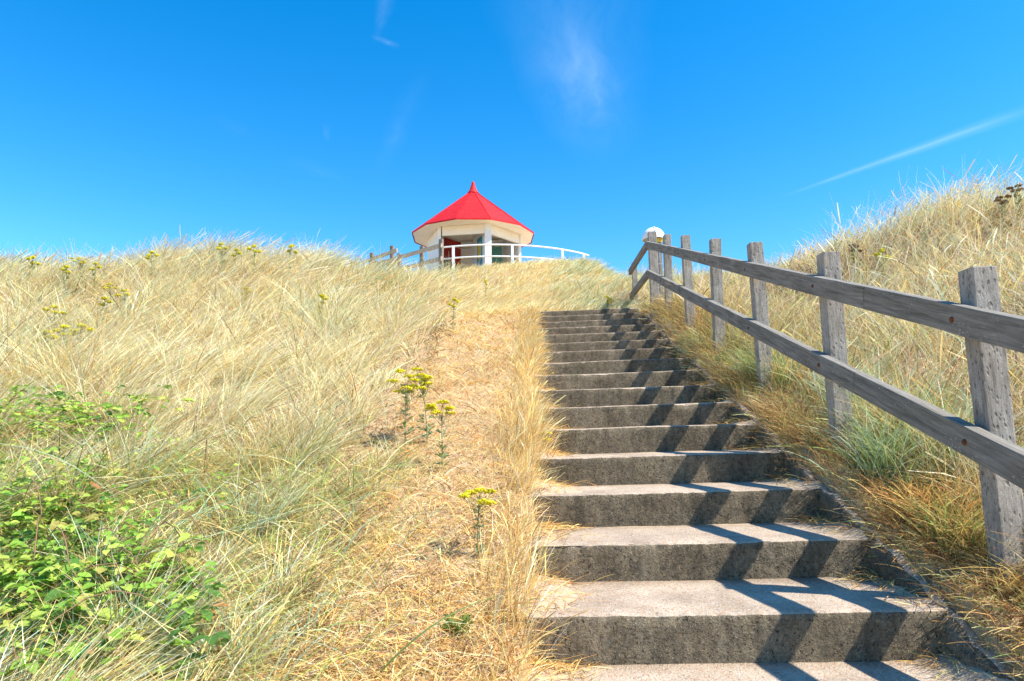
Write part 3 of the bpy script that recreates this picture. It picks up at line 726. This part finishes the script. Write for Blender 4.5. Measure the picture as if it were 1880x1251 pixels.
litter(60000, 10, 24, -.55, .55, 1.2, lambda x, y: .3+.6*clump(x, y, 1.6, 405), dict(gold=.3, orange=.15, straw=.35, pale=.15, olive=.05), (.10, .26), "dead_grass", "short dry grass around the top of the steps")
# 3. upright dry fringe along left stair edge
def fringe():
    n = 24000; y = RNG.uniform(1.9, YTOP-.2, n); x = xl_of(y)-.015-np.abs(RNG.normal(0, .12, n))
    c = clump(y, x*0, 2.6, 411); keep = RNG.random(n) < (.08+.92*c)*np.clip((y-1.6)/3, .15, 1); x, y, c = x[keep], y[keep], c[keep]; n = len(x)
    L = RNG.uniform(.10, .33, n)*(.5+.7*c)*(1-.35*sstep(6, 10, y))
    grow("fringe_grass", "upright dry orange grass fringe along the left ends of the steps", x, y, L, wind(n, x, y, .18, -.08, .22), RNG.uniform(0, .8, n), colors(n, dict(gold=.36, orange=.20, straw=.28, pale=.18, brown=.06)), base=.0017, k=.00034, head=RNG.random(n) < .16, segs=5)
fringe()
# 4. green mixed grasses, lower left
def lowgreen():
    n = 34000; x, y = sample(n, 1.5, 4.6, -1.05, -.22, .8)
    m = np.clip(sstep(-.55, -1.5, x)*(1-sstep(3.4, 4.4, y))+.25*clump(x, y, 1.6, 431, 2), 0, 1); keep = (RNG.random(n) < m*(.3+.7*clump(x, y, 3, 421)))
    x, y = x[keep], y[keep]; n = len(x)
    grow("green_grass", "fine green and straw meadow grass in the lower left", x, y, RNG.uniform(.10, .34, n), wind(n, x, y, .3, .1, .6), RNG.uniform(.2, 1.2, n), colors(n, dict(green=.20, lime=.26, olive=.12, straw=.24, gold=.12, bluegreen=.06), .15), base=.0026, segs=5)
lowgreen()
# long arching green blades in the foreground
def longblades():
    n = 300; x, y = sample(n, 2.0, 6.5, -.85, -.24, .6); L = RNG.uniform(.35, .7, n)
    grow("long_green_blades", "long arching blue green marram blades crossing the straw grass", x, y, L, wind(n, x, y, .55, .05, .35), RNG.uniform(.4, 1.2, n), colors(n, dict(bluegreen=.55, green=.3, pale=.15)), base=.0042, segs=8)
longblades()
# 5. crest grass with seed stems standing into the sky
def crest(n, u0, u1, y0, y1, Lr, label, ax=.5):
    x, y = sample(n, y0, y1, u0, u1, .5); keep = (RNG.random(n) < .3+.7*clump(x, y, 1.5, 441)) & not_stair(x, y, .2)
    x, y = x[keep], y[keep]; n = len(x)
    grow("crest_grass", label, x, y, RNG.uniform(*Lr, n), wind(n, x, y, ax, 0, .22), RNG.uniform(.1, .8, n), colors(n, dict(pale=.42, straw=.28, pink=.14, bluegreen=.12, brown=.02)), base=.0030, k=.00034, head=RNG.random(n) < .22, segs=6)
crest(7000, -.98, -.34, 11, 15.5, (.35, .95), "tall thin seeding grass along the skyline of the left dune")
crest(7000, .42, .95, 5.5, 9.5, (.3, .85), "tall thin seeding grass on the crest of the right dune", .25)
# 6. grey green knoll beyond the stair top
def knoll():
    n = 90000; x, y = sample(n, YTOP+.3, 23, -.16, .30, 1.0)
    keep = (RNG.random(n) < .25+.75*clump(x, y, 1.4, 451)); u = x/y
    keep &= RNG.random(n) < np.where(u > .0, .95, .6)
    x, y = x[keep], y[keep]; n = len(x); u = x/y
    w = colors(n, dict(pale=.40, straw=.34, gold=.18, olive=.08)); g2 = colors(n, dict(bluegreen=.50, green=.18, pale=.22, olive=.10))
    gi = RNG.random(n) < sstep(-.02, .05, u)*.62*(.4+.8*clump(x, y, .9, 461)); w[gi] = g2[gi]
    grow("knoll_grass", "grey green and straw marram on the knoll below the gazebo", x, y, RNG.uniform(.16, .42, n), wind(n, x, y, .55, .0, .28), RNG.uniform(.3, 1, n), w, segs=4, k=.0005)
knoll()
# 7. right dune
def right_hill():
    n = 200000; x, y = sample(n, 1.6, 16, .10, 1.15, 1.25)
    keep = (x > XR+.42) & (RNG.random(n) < .12+.88*clump(x, y, 2.0, 471, 1.5)) & not_stair(x, y, .1)
    x, y = x[keep], y[keep]; n = len(x)
    L = RNG.uniform(.18, .58, n)*(.6+.6*clump(x, y, 1.5, 475))
    w = colors(n, dict(straw=.28, pale=.30, gold=.13, pink=.19, olive=.03, brown=.09)); g2 = colors(n, dict(bluegreen=.45, green=.25, olive=.2, lime=.1))
    gi = RNG.random(n) < .04+.45*sstep(.58, .9, clump(x, y, .9, 481))*sstep(7, 4, y)+.04; w[gi] = g2[gi]
    grow("dune_grass", "dry straw and green grass on the right dune behind the fence", x, y, L, wind(n, x, y, .12, -.12, .28), RNG.uniform(.1, 1, n), w, segs=4, k=.0005, head=RNG.random(n) < .06)
right_hill()
def right_bank():
    n = 60000; y = 1.7+RNG.random(n)**1.25*(YTOP-1.3); x = XR+.025+RNG.random(n)**1.2*.8
    c = clump(x, y, 2.2, 491); keep = RNG.random(n) < (.2+.8*c)*np.clip(4.5/y, .3, 1)
    x, y, c = x[keep], y[keep], c[keep]; n = len(x); e = np.clip((x-XR)/.7, 0, 1)
    L = RNG.uniform(.12, .40, n)*(.65+.6*c)*(.46+.54*sstep(.12, .7, e))*(.68+.32*sstep(2.6, 4.5, y))
    ln = np.stack([-.45+.55*e+RNG.normal(0, .28, n), -.35+.2*e+RNG.normal(0, .28, n)], 1)*(.7+.6*c)[:, None]
    L = np.where(RNG.random(n) < .05, L*1.7, L); w = colors(n, dict(gold=.14, brown=.42, orange=.07, straw=.17, olive=.15, shade=.05), .2); g2 = colors(n, dict(green=.5, olive=.2, bluegreen=.3))
    gi = RNG.random(n) < .08+.45*sstep(.5, .8, clump(x, y, 1.6, 495)); w[gi] = g2[gi]
    grow("bank_grass", "brown and green tufts drooping from the right bank over the step ends", x, y, L, ln, RNG.uniform(.4, 1.3, n), w, base=.0026, k=.00045, segs=5)
right_bank()
def tuft_set():
    X, Y, Ls, ln, cs = [], [], [], [], []
    for (px, py, d_, n, sp, R_, pal) in ((1430, 690, 5.2, 300, .5, .40, dict(bluegreen=.25, green=.3, olive=.2, gold=.25)), (1395, 720, 5.5, 420, .6, .4, dict(green=.4, olive=.3, bluegreen=.3)), (1600, 850, 3.5, 350, .4, .45, dict(green=.4, bluegreen=.5, pale=.1)),
        (1660, 700, 3.6, 160, .35, .6, dict(bluegreen=.4, green=.3, straw=.3)), (1740, 720, 3.4, 160, .3, .6, dict(bluegreen=.35, green=.2, pale=.45)), (1560, 640, 4.4, 220, .3, .5, dict(bluegreen=.7, pale=.3)), (1700, 980, 2.9, 500, .7, .30, dict(gold=.4, olive=.3, green=.3)), (1830, 1100, 2.5, 300, .7, .22, dict(gold=.5, orange=.2, olive=.3)), (1570, 950, 3.1, 500, .7, .28, dict(gold=.4, orange=.3, brown=.3))):
        p = at(px, py, d_); x = np.maximum(p[0], XR+.30)+RNG.normal(0, .06, n); y = d_+RNG.normal(0, .06, n); a = RNG.uniform(0, 2*np.pi, n); m = sp*RNG.random(n)**.5
        X.append(x); Y.append(y); Ls.append(RNG.uniform(.5, 1.1, n)*R_); ln.append(np.stack([np.cos(a)*m*.8-.02, np.sin(a)*m-.06], 1)); cs.append(colors(n, pal))
    X = np.concatenate(X); Y = np.concatenate(Y); k = not_stair(X, Y, 0)
    grow("marram_tufts", "dense green marram tufts growing around the fence posts", X[k], Y[k], np.concatenate(Ls)[k], np.concatenate(ln)[k], RNG.uniform(.3, 1, k.sum()), np.concatenate(cs)[k], base=.0038, segs=7)
tuft_set()

def step_litter():
    X, Y, Z = [], [], []
    for k in range(0, 17):
        for side, m in ((0, 240), (1, 110)):
            n = int(m*(1.3 if k < 5 else .8)); e = np.abs(RNG.normal(0, .09, n)); b = np.where(RNG.random(n) < .5, RNG.uniform(.03, T, n), T-np.abs(RNG.normal(0, .05, n))-.01); b = np.clip(b, .03, T-.01)
            x = xl_of(Y1+T*(k-1))-.02+e if side == 0 else XR-.01-e*.7
            X.append(x); Y.append(Y1+T*(k-1)+b); Z.append(Z1+H*(k-1)+TILT*(x-XL)+.03*np.exp(-(e/.06)**1.3)+.004)
    n = 1500; y = RNG.uniform(1.9, YTOP, n); e = RNG.uniform(-.02, .12, n); kk = clump(y, y*0, 3.1, 95) > .42; y, e = y[kk], e[kk]
    X.append(XR+e); Y.append(y); Z.append(nose_plane(XR, y)+.008+0*y)
    x, y, z = map(np.concatenate, (X, Y, Z)); n = len(x); th = RNG.uniform(0, 2*np.pi, n)
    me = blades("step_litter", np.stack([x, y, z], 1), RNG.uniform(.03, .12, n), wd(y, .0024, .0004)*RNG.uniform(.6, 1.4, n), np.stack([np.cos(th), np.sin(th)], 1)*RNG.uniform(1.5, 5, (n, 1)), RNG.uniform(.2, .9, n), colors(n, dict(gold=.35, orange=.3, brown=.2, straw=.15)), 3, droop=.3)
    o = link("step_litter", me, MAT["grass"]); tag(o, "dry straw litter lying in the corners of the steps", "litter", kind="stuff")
step_litter()

# ------------------------------------------------------------------ brambles (lower left)
def leaf_mesh(n_pts, P, dirs, ups, size, col, name, label):
    "folded ovate toothed leaflets"
    out = np.array([(0, 0), (.16, .22), (.14, .28), (.26, .42), (.23, .48), (.28, .62), (.22, .68), (.18, .82), (.10, .88), (0, 1.)])
    L_ = out.copy(); L_[:, 0] *= -1
    tpl = [(0, t_, 0) for t_ in (0, .25, .45, .65, .85, 1.)]
    # grid: 3 columns x rows (left edge, mid, right edge)
    rows = np.array([0, .12, .25, .38, .5, .62, .75, .88, 1.]); hw = np.array([.02, .20, .27, .33, .30, .30, .22, .15, .0])
    m = len(rows); G = np.zeros((m, 3, 3))
    for i_, (r, w_) in enumerate(zip(rows, hw)):
        zc = -.18*r*r; G[i_] = [(-w_, r, zc+.16*w_/.33), (0, r, zc), (w_, r, zc+.16*w_/.33)]
    G = G.reshape(-1, 3); n = len(P)
    y_ = dirs/np.linalg.norm(dirs, axis=1)[:, None]; x_ = np.cross(y_, ups); x_ /= np.linalg.norm(x_, axis=1)[:, None]+1e-9; z_ = np.cross(x_, y_)
    V = P[:, None]+size[:, None, None]*(G[None, :, 0:1]*x_[:, None]+G[None, :, 1:2]*y_[:, None]+G[None, :, 2:3]*z_[:, None])
    id_ = np.arange(m*3).reshape(m, 3); Fb = np.stack([id_[:-1, :-1], id_[:-1, 1:], id_[1:, 1:], id_[1:, :-1]], -1).reshape(-1, 4)
    F_ = (Fb[None]+(np.arange(n)*m*3)[:, None, None]).reshape(-1, 4)
    me = mesh_np(name, V.reshape(-1, 3), F_)
    a_ = me.attributes.new("Col", "FLOAT_COLOR", "POINT"); cc = np.repeat(col[:, None], m*3, 1)*(1+RNG.normal(0, .05, (n, m*3, 1)))
    cc = np.concatenate([np.clip(cc, 0, .9), np.ones((n, m*3, 1))], -1).astype(np.float32); a_.data.foreach_set("color", cc.ravel())
    return me
def bramble():
    Pp, D, U, Sz, Cc = [], [], [], [], []
    # patches in picture coordinates of the photo: centre, radius px, depth, count, size
    for (px, py, rx, ry, d_, n, s0) in ((70, 900, 170, 130, 3.2, 460, .042), (60, 775, 170, 55, 4.0, 330, .045), (200, 790, 120, 50, 4.0, 70, .05), (150, 1000, 170, 120, 2.7, 260, .045), (190, 1180, 160, 90, 2.25, 100, .062),
        (330, 1100, 70, 70, 2.4, 55, .062), (130, 1100, 90, 60, 2.4, 60, .065), (300, 985, 60, 40, 2.8, 28, .055), (40, 1150, 60, 100, 2.3, 70, .05), (330, 850, 160, 90, 3.4, 45, .04), (20, 1000, 60, 140, 2.6, 150, .05)):
        for _ in range(int(n*1.0)):
            r = math.sqrt(random.random())*random.uniform(.6, 1.35); a_ = random.uniform(0, 6.283); p = at(px+rx*r*math.cos(a_), py+ry*r*math.sin(a_), d_+random.uniform(-.35, .35))
            gz = float(tz(p[0], p[1])); p[2] = gz+random.uniform(.05, .26)+(.14 if py < 800 else 0)
            az = random.uniform(0, 6.283); tone = random.random(); sz = s0*random.uniform(.55, 1.1)
            col = np.array((.24, .42, .05) if tone < .45 else (.46, .58, .10) if tone < .74 else (.09, .20, .035) if tone < .92 else (.45, .40, .10) if tone < .985 else (.40, .20, .07))*random.uniform(.85, 1.2)
            for da in (-1.1, 0, 1.1):
                dr = np.array([math.cos(az+da), math.sin(az+da), random.uniform(-.35, .25)]); 
                Pp.append(p+dr*.012); D.append(dr); U.append(np.array([random.uniform(-.5, .5), random.uniform(-.6, .4), 1.])); Sz.append(sz*(1.15 if da == 0 else .9)); Cc.append(col*random.uniform(.92, 1.08))
    me = leaf_mesh(0, np.array(Pp), np.array(D), np.array(U), np.array(Sz), np.array(Cc), "bramble_patch", "")
    o = link("bramble_patch", me, MAT["leaf"], smooth=True); tag(o, "lime green bramble leaves tangled through the grass in the lower left", "brambles", kind="stuff")
    # arching canes
    q_ = NP()
    for _ in range(60):
        px, py = random.uniform(-60, 430), random.uniform(760, 1240); d_ = 4.4-(py-760)/480*2.2; p = at(px, py, d_); gz = float(tz(p[0], p[1]))
        az = random.uniform(0, 6.28); l_ = random.uniform(.25, .6); t_ = np.linspace(0, 1, 8)
        Vt, Ft = tube_np(np.stack([p[0]+l_*t_*math.cos(az), p[1]+l_*t_*math.sin(az), gz+.02+.26*np.sin(t_*2.6)], 1), .0024, 4); q_.add(Vt, Ft)
    o = link("bramble_canes", q_.mesh("bramble_canes"), MAT["seed"]); tag(o, "thin arching brown bramble canes among the lower left leaves", "brambles", kind="stuff")
bramble()

# ------------------------------------------------------------------ ragwort plants and small weeds
def leaflet_np(p, d, up, L_, w):
    d = np.array(d)/np.linalg.norm(d); x = np.cross(d, up); x /= np.linalg.norm(x)+1e-9; z = np.cross(x, d)
    rows = [0, .2, .4, .6, .8, 1.]; hw = [.1, .6, .9, 1., .6, .05]; V = []
    for r, h in zip(rows, hw): V += [p+d*L_*r-x*w*h+z*(.12*L_*(1-r)*r), p+d*L_*r-z*.10*L_*r*r, p+d*L_*r+x*w*h+z*(.12*L_*(1-r)*r)]
    i_ = np.arange(18).reshape(6, 3); return np.array(V), np.stack([i_[:-1, :-1], i_[:-1, 1:], i_[1:, 1:], i_[1:, :-1]], -1).reshape(-1, 4)
def flower_np(q_, c, r, rnd):
    "one small flower head: domed disc with a ring of rays"
    n = 8; t_ = np.linspace(0, 2*np.pi, n, endpoint=False); tilt = np.array([rnd.uniform(-.3, .3), rnd.uniform(-.3, .3)])
    def ring(rr_, z, ph=0): 
        x, y = rr_*np.cos(t_+ph), rr_*np.sin(t_+ph); return np.stack([c[0]+x, c[1]+y, c[2]+z+x*tilt[0]+y*tilt[1]], 1)
    V = np.concatenate([ring(r*.35, -r*.7), ring(r*.5, -.1*r), ring(r, r*.15), ring(r*.45, r*.25), ring(r*.08, r*.42)]); i_ = np.arange(40).reshape(5, 8); j_ = np.roll(i_, -1, 1)
    V[16:24:1] += 0; V[16:24:2, :2] = c[:2]+(V[16:24:2, :2]-c[:2])*.72
    q_.add(V, np.stack([i_[:-1], j_[:-1], j_[1:], i_[1:]], -1).reshape(-1, 4))
def make_ragwort(h, nheads, seed, bushy=1., headmat="petal", thin=False):
    rnd = random.Random(seed); st = NP(); lf = NP(); heads = []
    bend = (rnd.uniform(-.08, .12), rnd.uniform(-.05, .05))
    def main(t_): return np.array([bend[0]*t_*t_*h, bend[1]*t_*t_*h, h*t_])
    Vt, Ft = tube_np([main(t_) for t_ in np.linspace(0, .93, 9)], np.linspace(.0045, .0022, 9), 6); st.add(Vt, Ft)
    tips = []
    for k in range(nheads):
        a_ = k*2.4+rnd.uniform(-.4, .4); t0 = rnd.uniform(.5, .80); r_ = (.05+.10*rnd.random())*(h/.6)*bushy*(0.35 if k == 0 else 1); zt = h*(1.0 if k == 0 else rnd.uniform(.80, .98))
        p0 = main(t0); p2 = np.array([main(1)[0]+r_*math.cos(a_), main(1)[1]+r_*math.sin(a_), zt]); pm = (p0+p2)/2+np.array([math.cos(a_), math.sin(a_), 0])*r_*.25
        Vt, Ft = tube_np([p0, pm, p2-np.array([0, 0, .015])], [.0026, .002, .0015], 5); st.add(Vt, Ft); tips.append((p2, p0, pm))
    for k in range(int(26*bushy if not thin else 12)):
        t_ = rnd.uniform(.08, .88); a_ = rnd.uniform(0, 6.283); p = main(t_); L_ = (.10-.05*t_)*h/.6*rnd.uniform(.7, 1.2)
        for s_ in (0, .45, -.45, .9, -.9)[:(5 if t_ < .7 else 3)]:
            V_, F_ = leaflet_np(p+np.array([math.cos(a_), math.sin(a_), .3])*L_*.25*(1 if s_ else 0), (math.cos(a_+s_), math.sin(a_+s_), rnd.uniform(.2, .9)), np.array([0, 0, 1.]), L_*(.9 if s_ == 0 else .5), L_*.085); lf.add(V_, F_)
    for (p2, p0, pm) in tips:
        for k in range(5):
            a_ = rnd.uniform(0, 6.283); V_, F_ = leaflet_np(p0+(p2-p0)*rnd.uniform(.2, .8), (math.cos(a_), math.sin(a_), .8), np.array([0, 0, 1.]), .035*h/.6, .004); lf.add(V_, F_)
        q_ = NP(); sp = .026*h/.6+.008
        for k in range(rnd.randint(30, 42)):
            a_ = rnd.uniform(0, 6.283); rr_ = sp*math.sqrt(rnd.random())*1.3; c = p2+np.array([rr_*math.cos(a_), rr_*math.sin(a_), .010-.35*rr_+rnd.uniform(-.006, .008)])
            flower_np(q_, c, rnd.uniform(.009, .013), rnd)
            if k % 3 == 0: Vt, Ft = tube_np([p2-np.array([0, 0, .02]), c-np.array([0, 0, .003])], .0009, 3); st.add(Vt, Ft)
        heads.append(q_)
    return st.mesh("stem"), lf.mesh("leaves"), [x.mesh("flower_cluster") for x in heads], headmat
SP_ = {}
def spec(key, *a, **k): SP_[key] = make_ragwort(*a, **k)
spec("bushy", .62, 7, 1, 1.1); spec("forked", .66, 8, 2, 1.0); spec("open", .50, 6, 3, .9); spec("low", .42, 6, 4, 1.2); spec("slim", .46, 3, 5, .5, thin=True)
spec("small", .40, 4, 6, .8); spec("smallb", .40, 3, 8, .7); spec("dry", .42, 5, 7, 1.0, headmat="seed")
SH = dict(bushy=.62, forked=.66, open=.5, low=.42, slim=.46, small=.4, smallb=.4, dry=.42)
def hit(px, py, hh, y0=2.0, y1=24, step=.05):
    "place where the ray through a photo pixel is hh above the ground"
    for y in np.arange(y0, y1, step):
        p = at(px, py, y)
        if p[2]-float(tz(p[0], p[1])) <= hh: return p
    return None
used = set()
def ragwort(kind, px, py, label, hh=None, cat="ragwort", name="ragwort_plant", group="yellow ragwort plants in the dune grass", y=None):
    hh = hh or SH[kind]
    p = at(px, py, y) if y else hit(px, py, hh)
    if p is None: p = at(px, py, 14)
    gz = float(tz(p[0], p[1])); sc = (p[2]-gz+.02)/SH[kind]; sc = max(.35, min(2.2, sc))
    root = empty(name, (p[0], p[1], p[2]-SH[kind]*sc), label, cat, group, rz=random.uniform(0, 6.28)); root.scale = (sc,)*3 if kind in ('bushy', 'forked', 'open', 'low', 'slim') and sc > .7 else ((.9, .9, max(sc, .6)) if kind == 'dry' else ((.8, .8, max(sc, .6)) if px > 600 else (1.3, 1.3, max(sc, .6))))
    st, lf, hd, hm = SP_[kind]
    for me, nm, mt in [(st, "stem", "stem"), (lf, "leaves", "ragleaf")]+[(h_, "flower_cluster", hm) for h_ in hd]:
        if not me.materials: me.materials.append(MAT[mt])
        o = bpy.data.objects.new(nm, me); COL.objects.link(o); o.parent = root
    return root
RG = [("bushy", 745, 690, "yellow ragwort with dense grey green foliage, leftmost of the three beside the trodden strip"),
 ("forked", 785, 676, "tallest branching yellow ragwort in the middle of the three beside the trodden strip"),
 ("open", 812, 738, "open topped yellow ragwort, rightmost and lowest of the three beside the trodden strip"),
 ("low", 876, 900, "low bright yellow ragwort on the trodden strip nearest the viewer"),
 ("slim", 997, 795, "single slim ragwort standing against the left ends of the steps"),
 ("small", 103, 565, "flat topped ragwort on the left slope, above the pair with wide heads"),
 ("smallb", 122, 600, "left one of two close ragworts on the far left slope"),
 ("small", 152, 597, "right one of two close ragworts on the far left slope"),
 ("smallb", 80, 610, "lowest small ragwort at the far left of the slope"),
 ("small", 207, 523, "small ragwort just below the skyline dip on the left dune"),
 ("smallb", 190, 548, "ragwort with two low heads under the skyline dip"),
 ("small", 235, 534, "rightmost ragwort of the group below the skyline dip"),
 ("forked", 152, 472, "tall dark stemmed ragwort against the sky in the skyline dip"),
 ("smallb", 174, 484, "short ragwort on the skyline right beside the tall dark stemmed one"),
 ("small", 56, 473, "leftmost ragwort on the skyline"),
 ("smallb", 125, 490, "short ragwort on the skyline left of the tall dark stemmed one"),
 ("small", 281, 462, "lone ragwort where the left skyline starts to rise"),
 ("small", 411, 449, "darkest ragwort head on the hump of the left skyline"),
 ("smallb", 432, 459, "wide low ragwort right of the darkest head on the skyline hump"),
 ("small", 468, 454, "upright ragwort in the middle of the left skyline hump"),
 ("small", 531, 451, "large pale yellow ragwort at the right end of the left skyline hump"),
 ("smallb", 450, 530, "ragwort alone in pale grass under the skyline hump"),
 ("smallb", 590, 544, "faint brownish ragwort on the slope left of the timber fences"),
 ("small", 832, 549, "ragwort on the slope below the gazebo, left of its column"),
 ("smallb", 892, 515, "ragwort head directly below the gazebo column"),
 ("smallb", 1114, 545, "left one of two ragworts on the grey green knoll above the steps"),
 ("small", 1124, 549, "right one of two ragworts on the grey green knoll above the steps"),
 ("small", 1618, 462, "single dull yellow ragwort below the crest of the right dune"),
]
for kind, px, py, lab in RG: ragwort(kind, px, py, lab, hh=dict(bushy=.50, forked=.52 if py > 600 else .6, open=.42, low=.30, slim=.36, small=.66 if py < 500 and px < 600 else .48, smallb=.62 if py < 500 and px < 600 else .48).get(kind))
for px, py, lab in ((1868, 342, "dark dry seed head plant at the right end of the right crest"), (1836, 362, "lower dry seed head plant left of the one at the crest end"), (1566, 450, "brown seed head standing where the right dune starts to rise")):
    ragwort("dry", px, py, lab, cat="dry plant", name="dry_seed_plant", group="dry brown seed head plants", hh=.42)
# small weeds
def weed(px, py, y, R_, nl, label, mat="greenweed", name="small_weed", flower=False, narrow=.12, z=None):
    p = at(px, py, y); z = float(tz(p[0], p[1])) if z is None else z; rnd = random.Random(int(px))
    q_ = NP()
    for k in range(nl):
        a_ = rnd.uniform(0, 6.283); V_, F_ = leaflet_np(np.array([0, 0, .0])+np.array([math.cos(a_), math.sin(a_), 0])*R_*.05, (math.cos(a_), math.sin(a_), rnd.uniform(.4, 2.2)), np.array([0, 0, 1.]), R_*rnd.uniform(.6, 1.1), R_*narrow*rnd.uniform(.7, 1.2)); q_.add(V_, F_)
    root = empty(name, (p[0], p[1], z), label, "weed"); link("leaves", q_.mesh("leaves"), MAT[mat], root)
    if flower:
        f_ = NP(); c = np.array([0, 0, R_*1.3]); flower_np(f_, c, .014, rnd); s_ = NP(); Vt, Ft = tube_np([(0, 0, 0), (0.004, 0, R_*.7), c], .0012, 4); s_.add(Vt, Ft)
        link("flower", f_.mesh("flower"), MAT["petal"], root); link("stem", s_.mesh("stem"), MAT["stem"], root)
def tread_z(k): return Z1+H*(k-1)+.004
weed(840, 1200, 2.45, .075, 70, "small feathery green weed at the foot of the trodden strip", narrow=.035)
weed(985, 1200, 2.50, .06, 5, "tiny two leaved green sprig at the left end of the lowest step", narrow=.22)
weed(991, 684, Y1+T*8-.10, .09, 16, "green weed in the left corner of a middle step", z=tread_z(8))
weed(1053, 684, Y1+T*8-.06, .07, 12, "small green weed growing from the joint of a middle step", z=tread_z(8))
weed(1015, 690, Y1+T*8-.05, .05, 6, "tiny yellow flower on a middle step between two weeds", flower=True, z=tread_z(8))
weed(1335, 690, 6.0, .12, 30, "low green weed on the bank edge beside the upper steps", narrow=.08)

# ------------------------------------------------------------------ light and sky
sun_dir = Vector((1., -.352, 1.38)).normalized()
sl = bpy.data.lights.new("sun", "SUN"); sl.energy = 5.0; sl.angle = math.radians(.5); sl.color = (1, .935, .83)
so = bpy.data.objects.new("sun", sl); COL.objects.link(so); so.rotation_euler = sun_dir.to_track_quat("Z", "Y").to_euler(); so.location = (8, -4, 12)
Wd = bpy.data.worlds.new("World"); S.world = Wd; Wd.use_nodes = True
nt = Wd.node_tree; nt.nodes.clear()
class WT(NT):
    def __init__(s, t): s.t = t
w = WT(nt); out = w.n("ShaderNodeOutputWorld"); bg = w.n("ShaderNodeBackground"); w.l(bg.outputs[0], out.inputs[0])
sky = w.n("ShaderNodeTexSky"); sky.sky_type = "NISHITA"; sky.sun_disc = False
sky.sun_elevation = math.asin(sun_dir.z); sky.sun_rotation = math.atan2(sun_dir.x, sun_dir.y); sky.air_density = 1.0; sky.dust_density = .25; sky.ozone_density = 3.0
hs = w.n("ShaderNodeHueSaturation"); hs.inputs["Saturation"].default_value = 1.43; hs.inputs["Value"].default_value = 1.74; hs.inputs["Hue"].default_value = .497; w.l(sky.outputs[0], hs.inputs["Color"])
gen = w.coord("Generated"); sp = w.n("ShaderNodeSeparateXYZ"); w.l(gen, sp.inputs[0])
zc = w.math("MAXIMUM", sp.outputs[2], .05)
cx = w.math("DIVIDE", sp.outputs[0], zc); cy = w.math("DIVIDE", sp.outputs[1], zc)
cmb = w.n("ShaderNodeCombineXYZ"); w.l(cx, cmb.inputs[0]); w.l(cy, cmb.inputs[1])
def cp(px, py):
    d_ = FWD*F+RT*(px-940)-UP*(py-625.5); return Vector((d_[0]/d_[2], d_[1]/d_[2], 0))
def streak(a_, b_, wa, wb, amount, nscale, wisp=(.4, .75), soft=.35):
    "soft cirrus streak from a to b on the high cloud layer, half width wa at a and wb at b"
    A_, B_ = cp(*a_), cp(*b_); D_ = B_-A_; Ln = D_.length; D_.normalize(); N_ = Vector((-D_.y, D_.x, 0))
    sub = w.n("ShaderNodeVectorMath", operation="SUBTRACT"); w.l(cmb.outputs[0], sub.inputs[0]); sub.inputs[1].default_value = A_
    def dot(v):
        x = w.n("ShaderNodeVectorMath", operation="DOT_PRODUCT"); w.l(sub.outputs[0], x.inputs[0]); x.inputs[1].default_value = v; return x.outputs["Value"]
    t_ = w.math("DIVIDE", dot(D_), Ln); s_ = dot(N_)
    nz = w.noise(nscale*.35, 4, .6, cmb.outputs[0]); s_ = w.math("ADD", s_, w.math("MULTIPLY", w.math("SUBTRACT", nz, .5), min(wa, wb)*1.6))
    hw_ = w.math("ADD", w.math("MULTIPLY", t_, wb-wa), wa)
    r_ = w.math("DIVIDE", w.math("ABSOLUTE", s_), w.math("MAXIMUM", hw_, .0005))
    m_ = w.math("MULTIPLY", w.rf(r_, 1, 0), w.math("MULTIPLY", w.rf(t_, -soft*.2, soft), w.rf(t_, 1., 1-soft)))
    co = w.n("ShaderNodeCombineXYZ"); w.l(w.math("MULTIPLY", t_, Ln), co.inputs[0]); w.l(w.math("MULTIPLY", s_, 3.), co.inputs[1])
    n_ = w.rf(w.noise(nscale, 6, .65, co.outputs[0], .8), wisp[0], wisp[1])
    x = w.math("MULTIPLY", w.math("POWER", w.math("MAXIMUM", m_, 0.), 1.25), w.math("ADD", w.math("MULTIPLY", n_, .7), .3)); return w.math("MULTIPLY", x, amount*.42)
parts = [streak((1100, 280), (1020, -160), .15, .25, .60, 2.6, (.34, .72), soft=.6), streak((1110, 235), (1070, 30), .03, .06, .30, 9, soft=.45),
    streak((1440, 360), (1960, 178), .02, .085, .36, 3., (.2, .6), .25), streak((1450, 356), (1900, 196), .008, .03, .14, 4., (.1, .5), .2),
    streak((682, 66), (735, 88), .012, .018, .45, 14, soft=.4), streak((690, 75), (715, -30), .010, .035, .22, 9, soft=.4), streak((690, 330), (790, 110), .05, .05, .09, 4, soft=.4),
    streak((597, 228), (600, 262), .02, .01, .2, 10, soft=.4), streak((520, 290), (650, 340), .09, .05, .10, 4, soft=.4), streak((380, 210), (470, 260), .06, .05, .06, 5, soft=.4)]
tot = parts[0]
for p_ in parts[1:]: tot = w.math("ADD", tot, p_)
tot = w.math("MINIMUM", tot, .7)
SKY_WHITE = (6.2, 8.0, 9.6)
col = w.mix(tot, hs.outputs[0], SKY_WHITE)
w.l(col, bg.inputs["Color"]); bg.inputs["Strength"].default_value = .09
S.view_settings.view_transform = "Standard"; S.view_settings.look = "None"; S.view_settings.gamma = 1; S.view_settings.exposure = .88
S.cycles.max_bounces = 6; S.cycles.transparent_max_bounces = 4; S.cycles.diffuse_bounces = 5
S.cycles.use_denoising = True
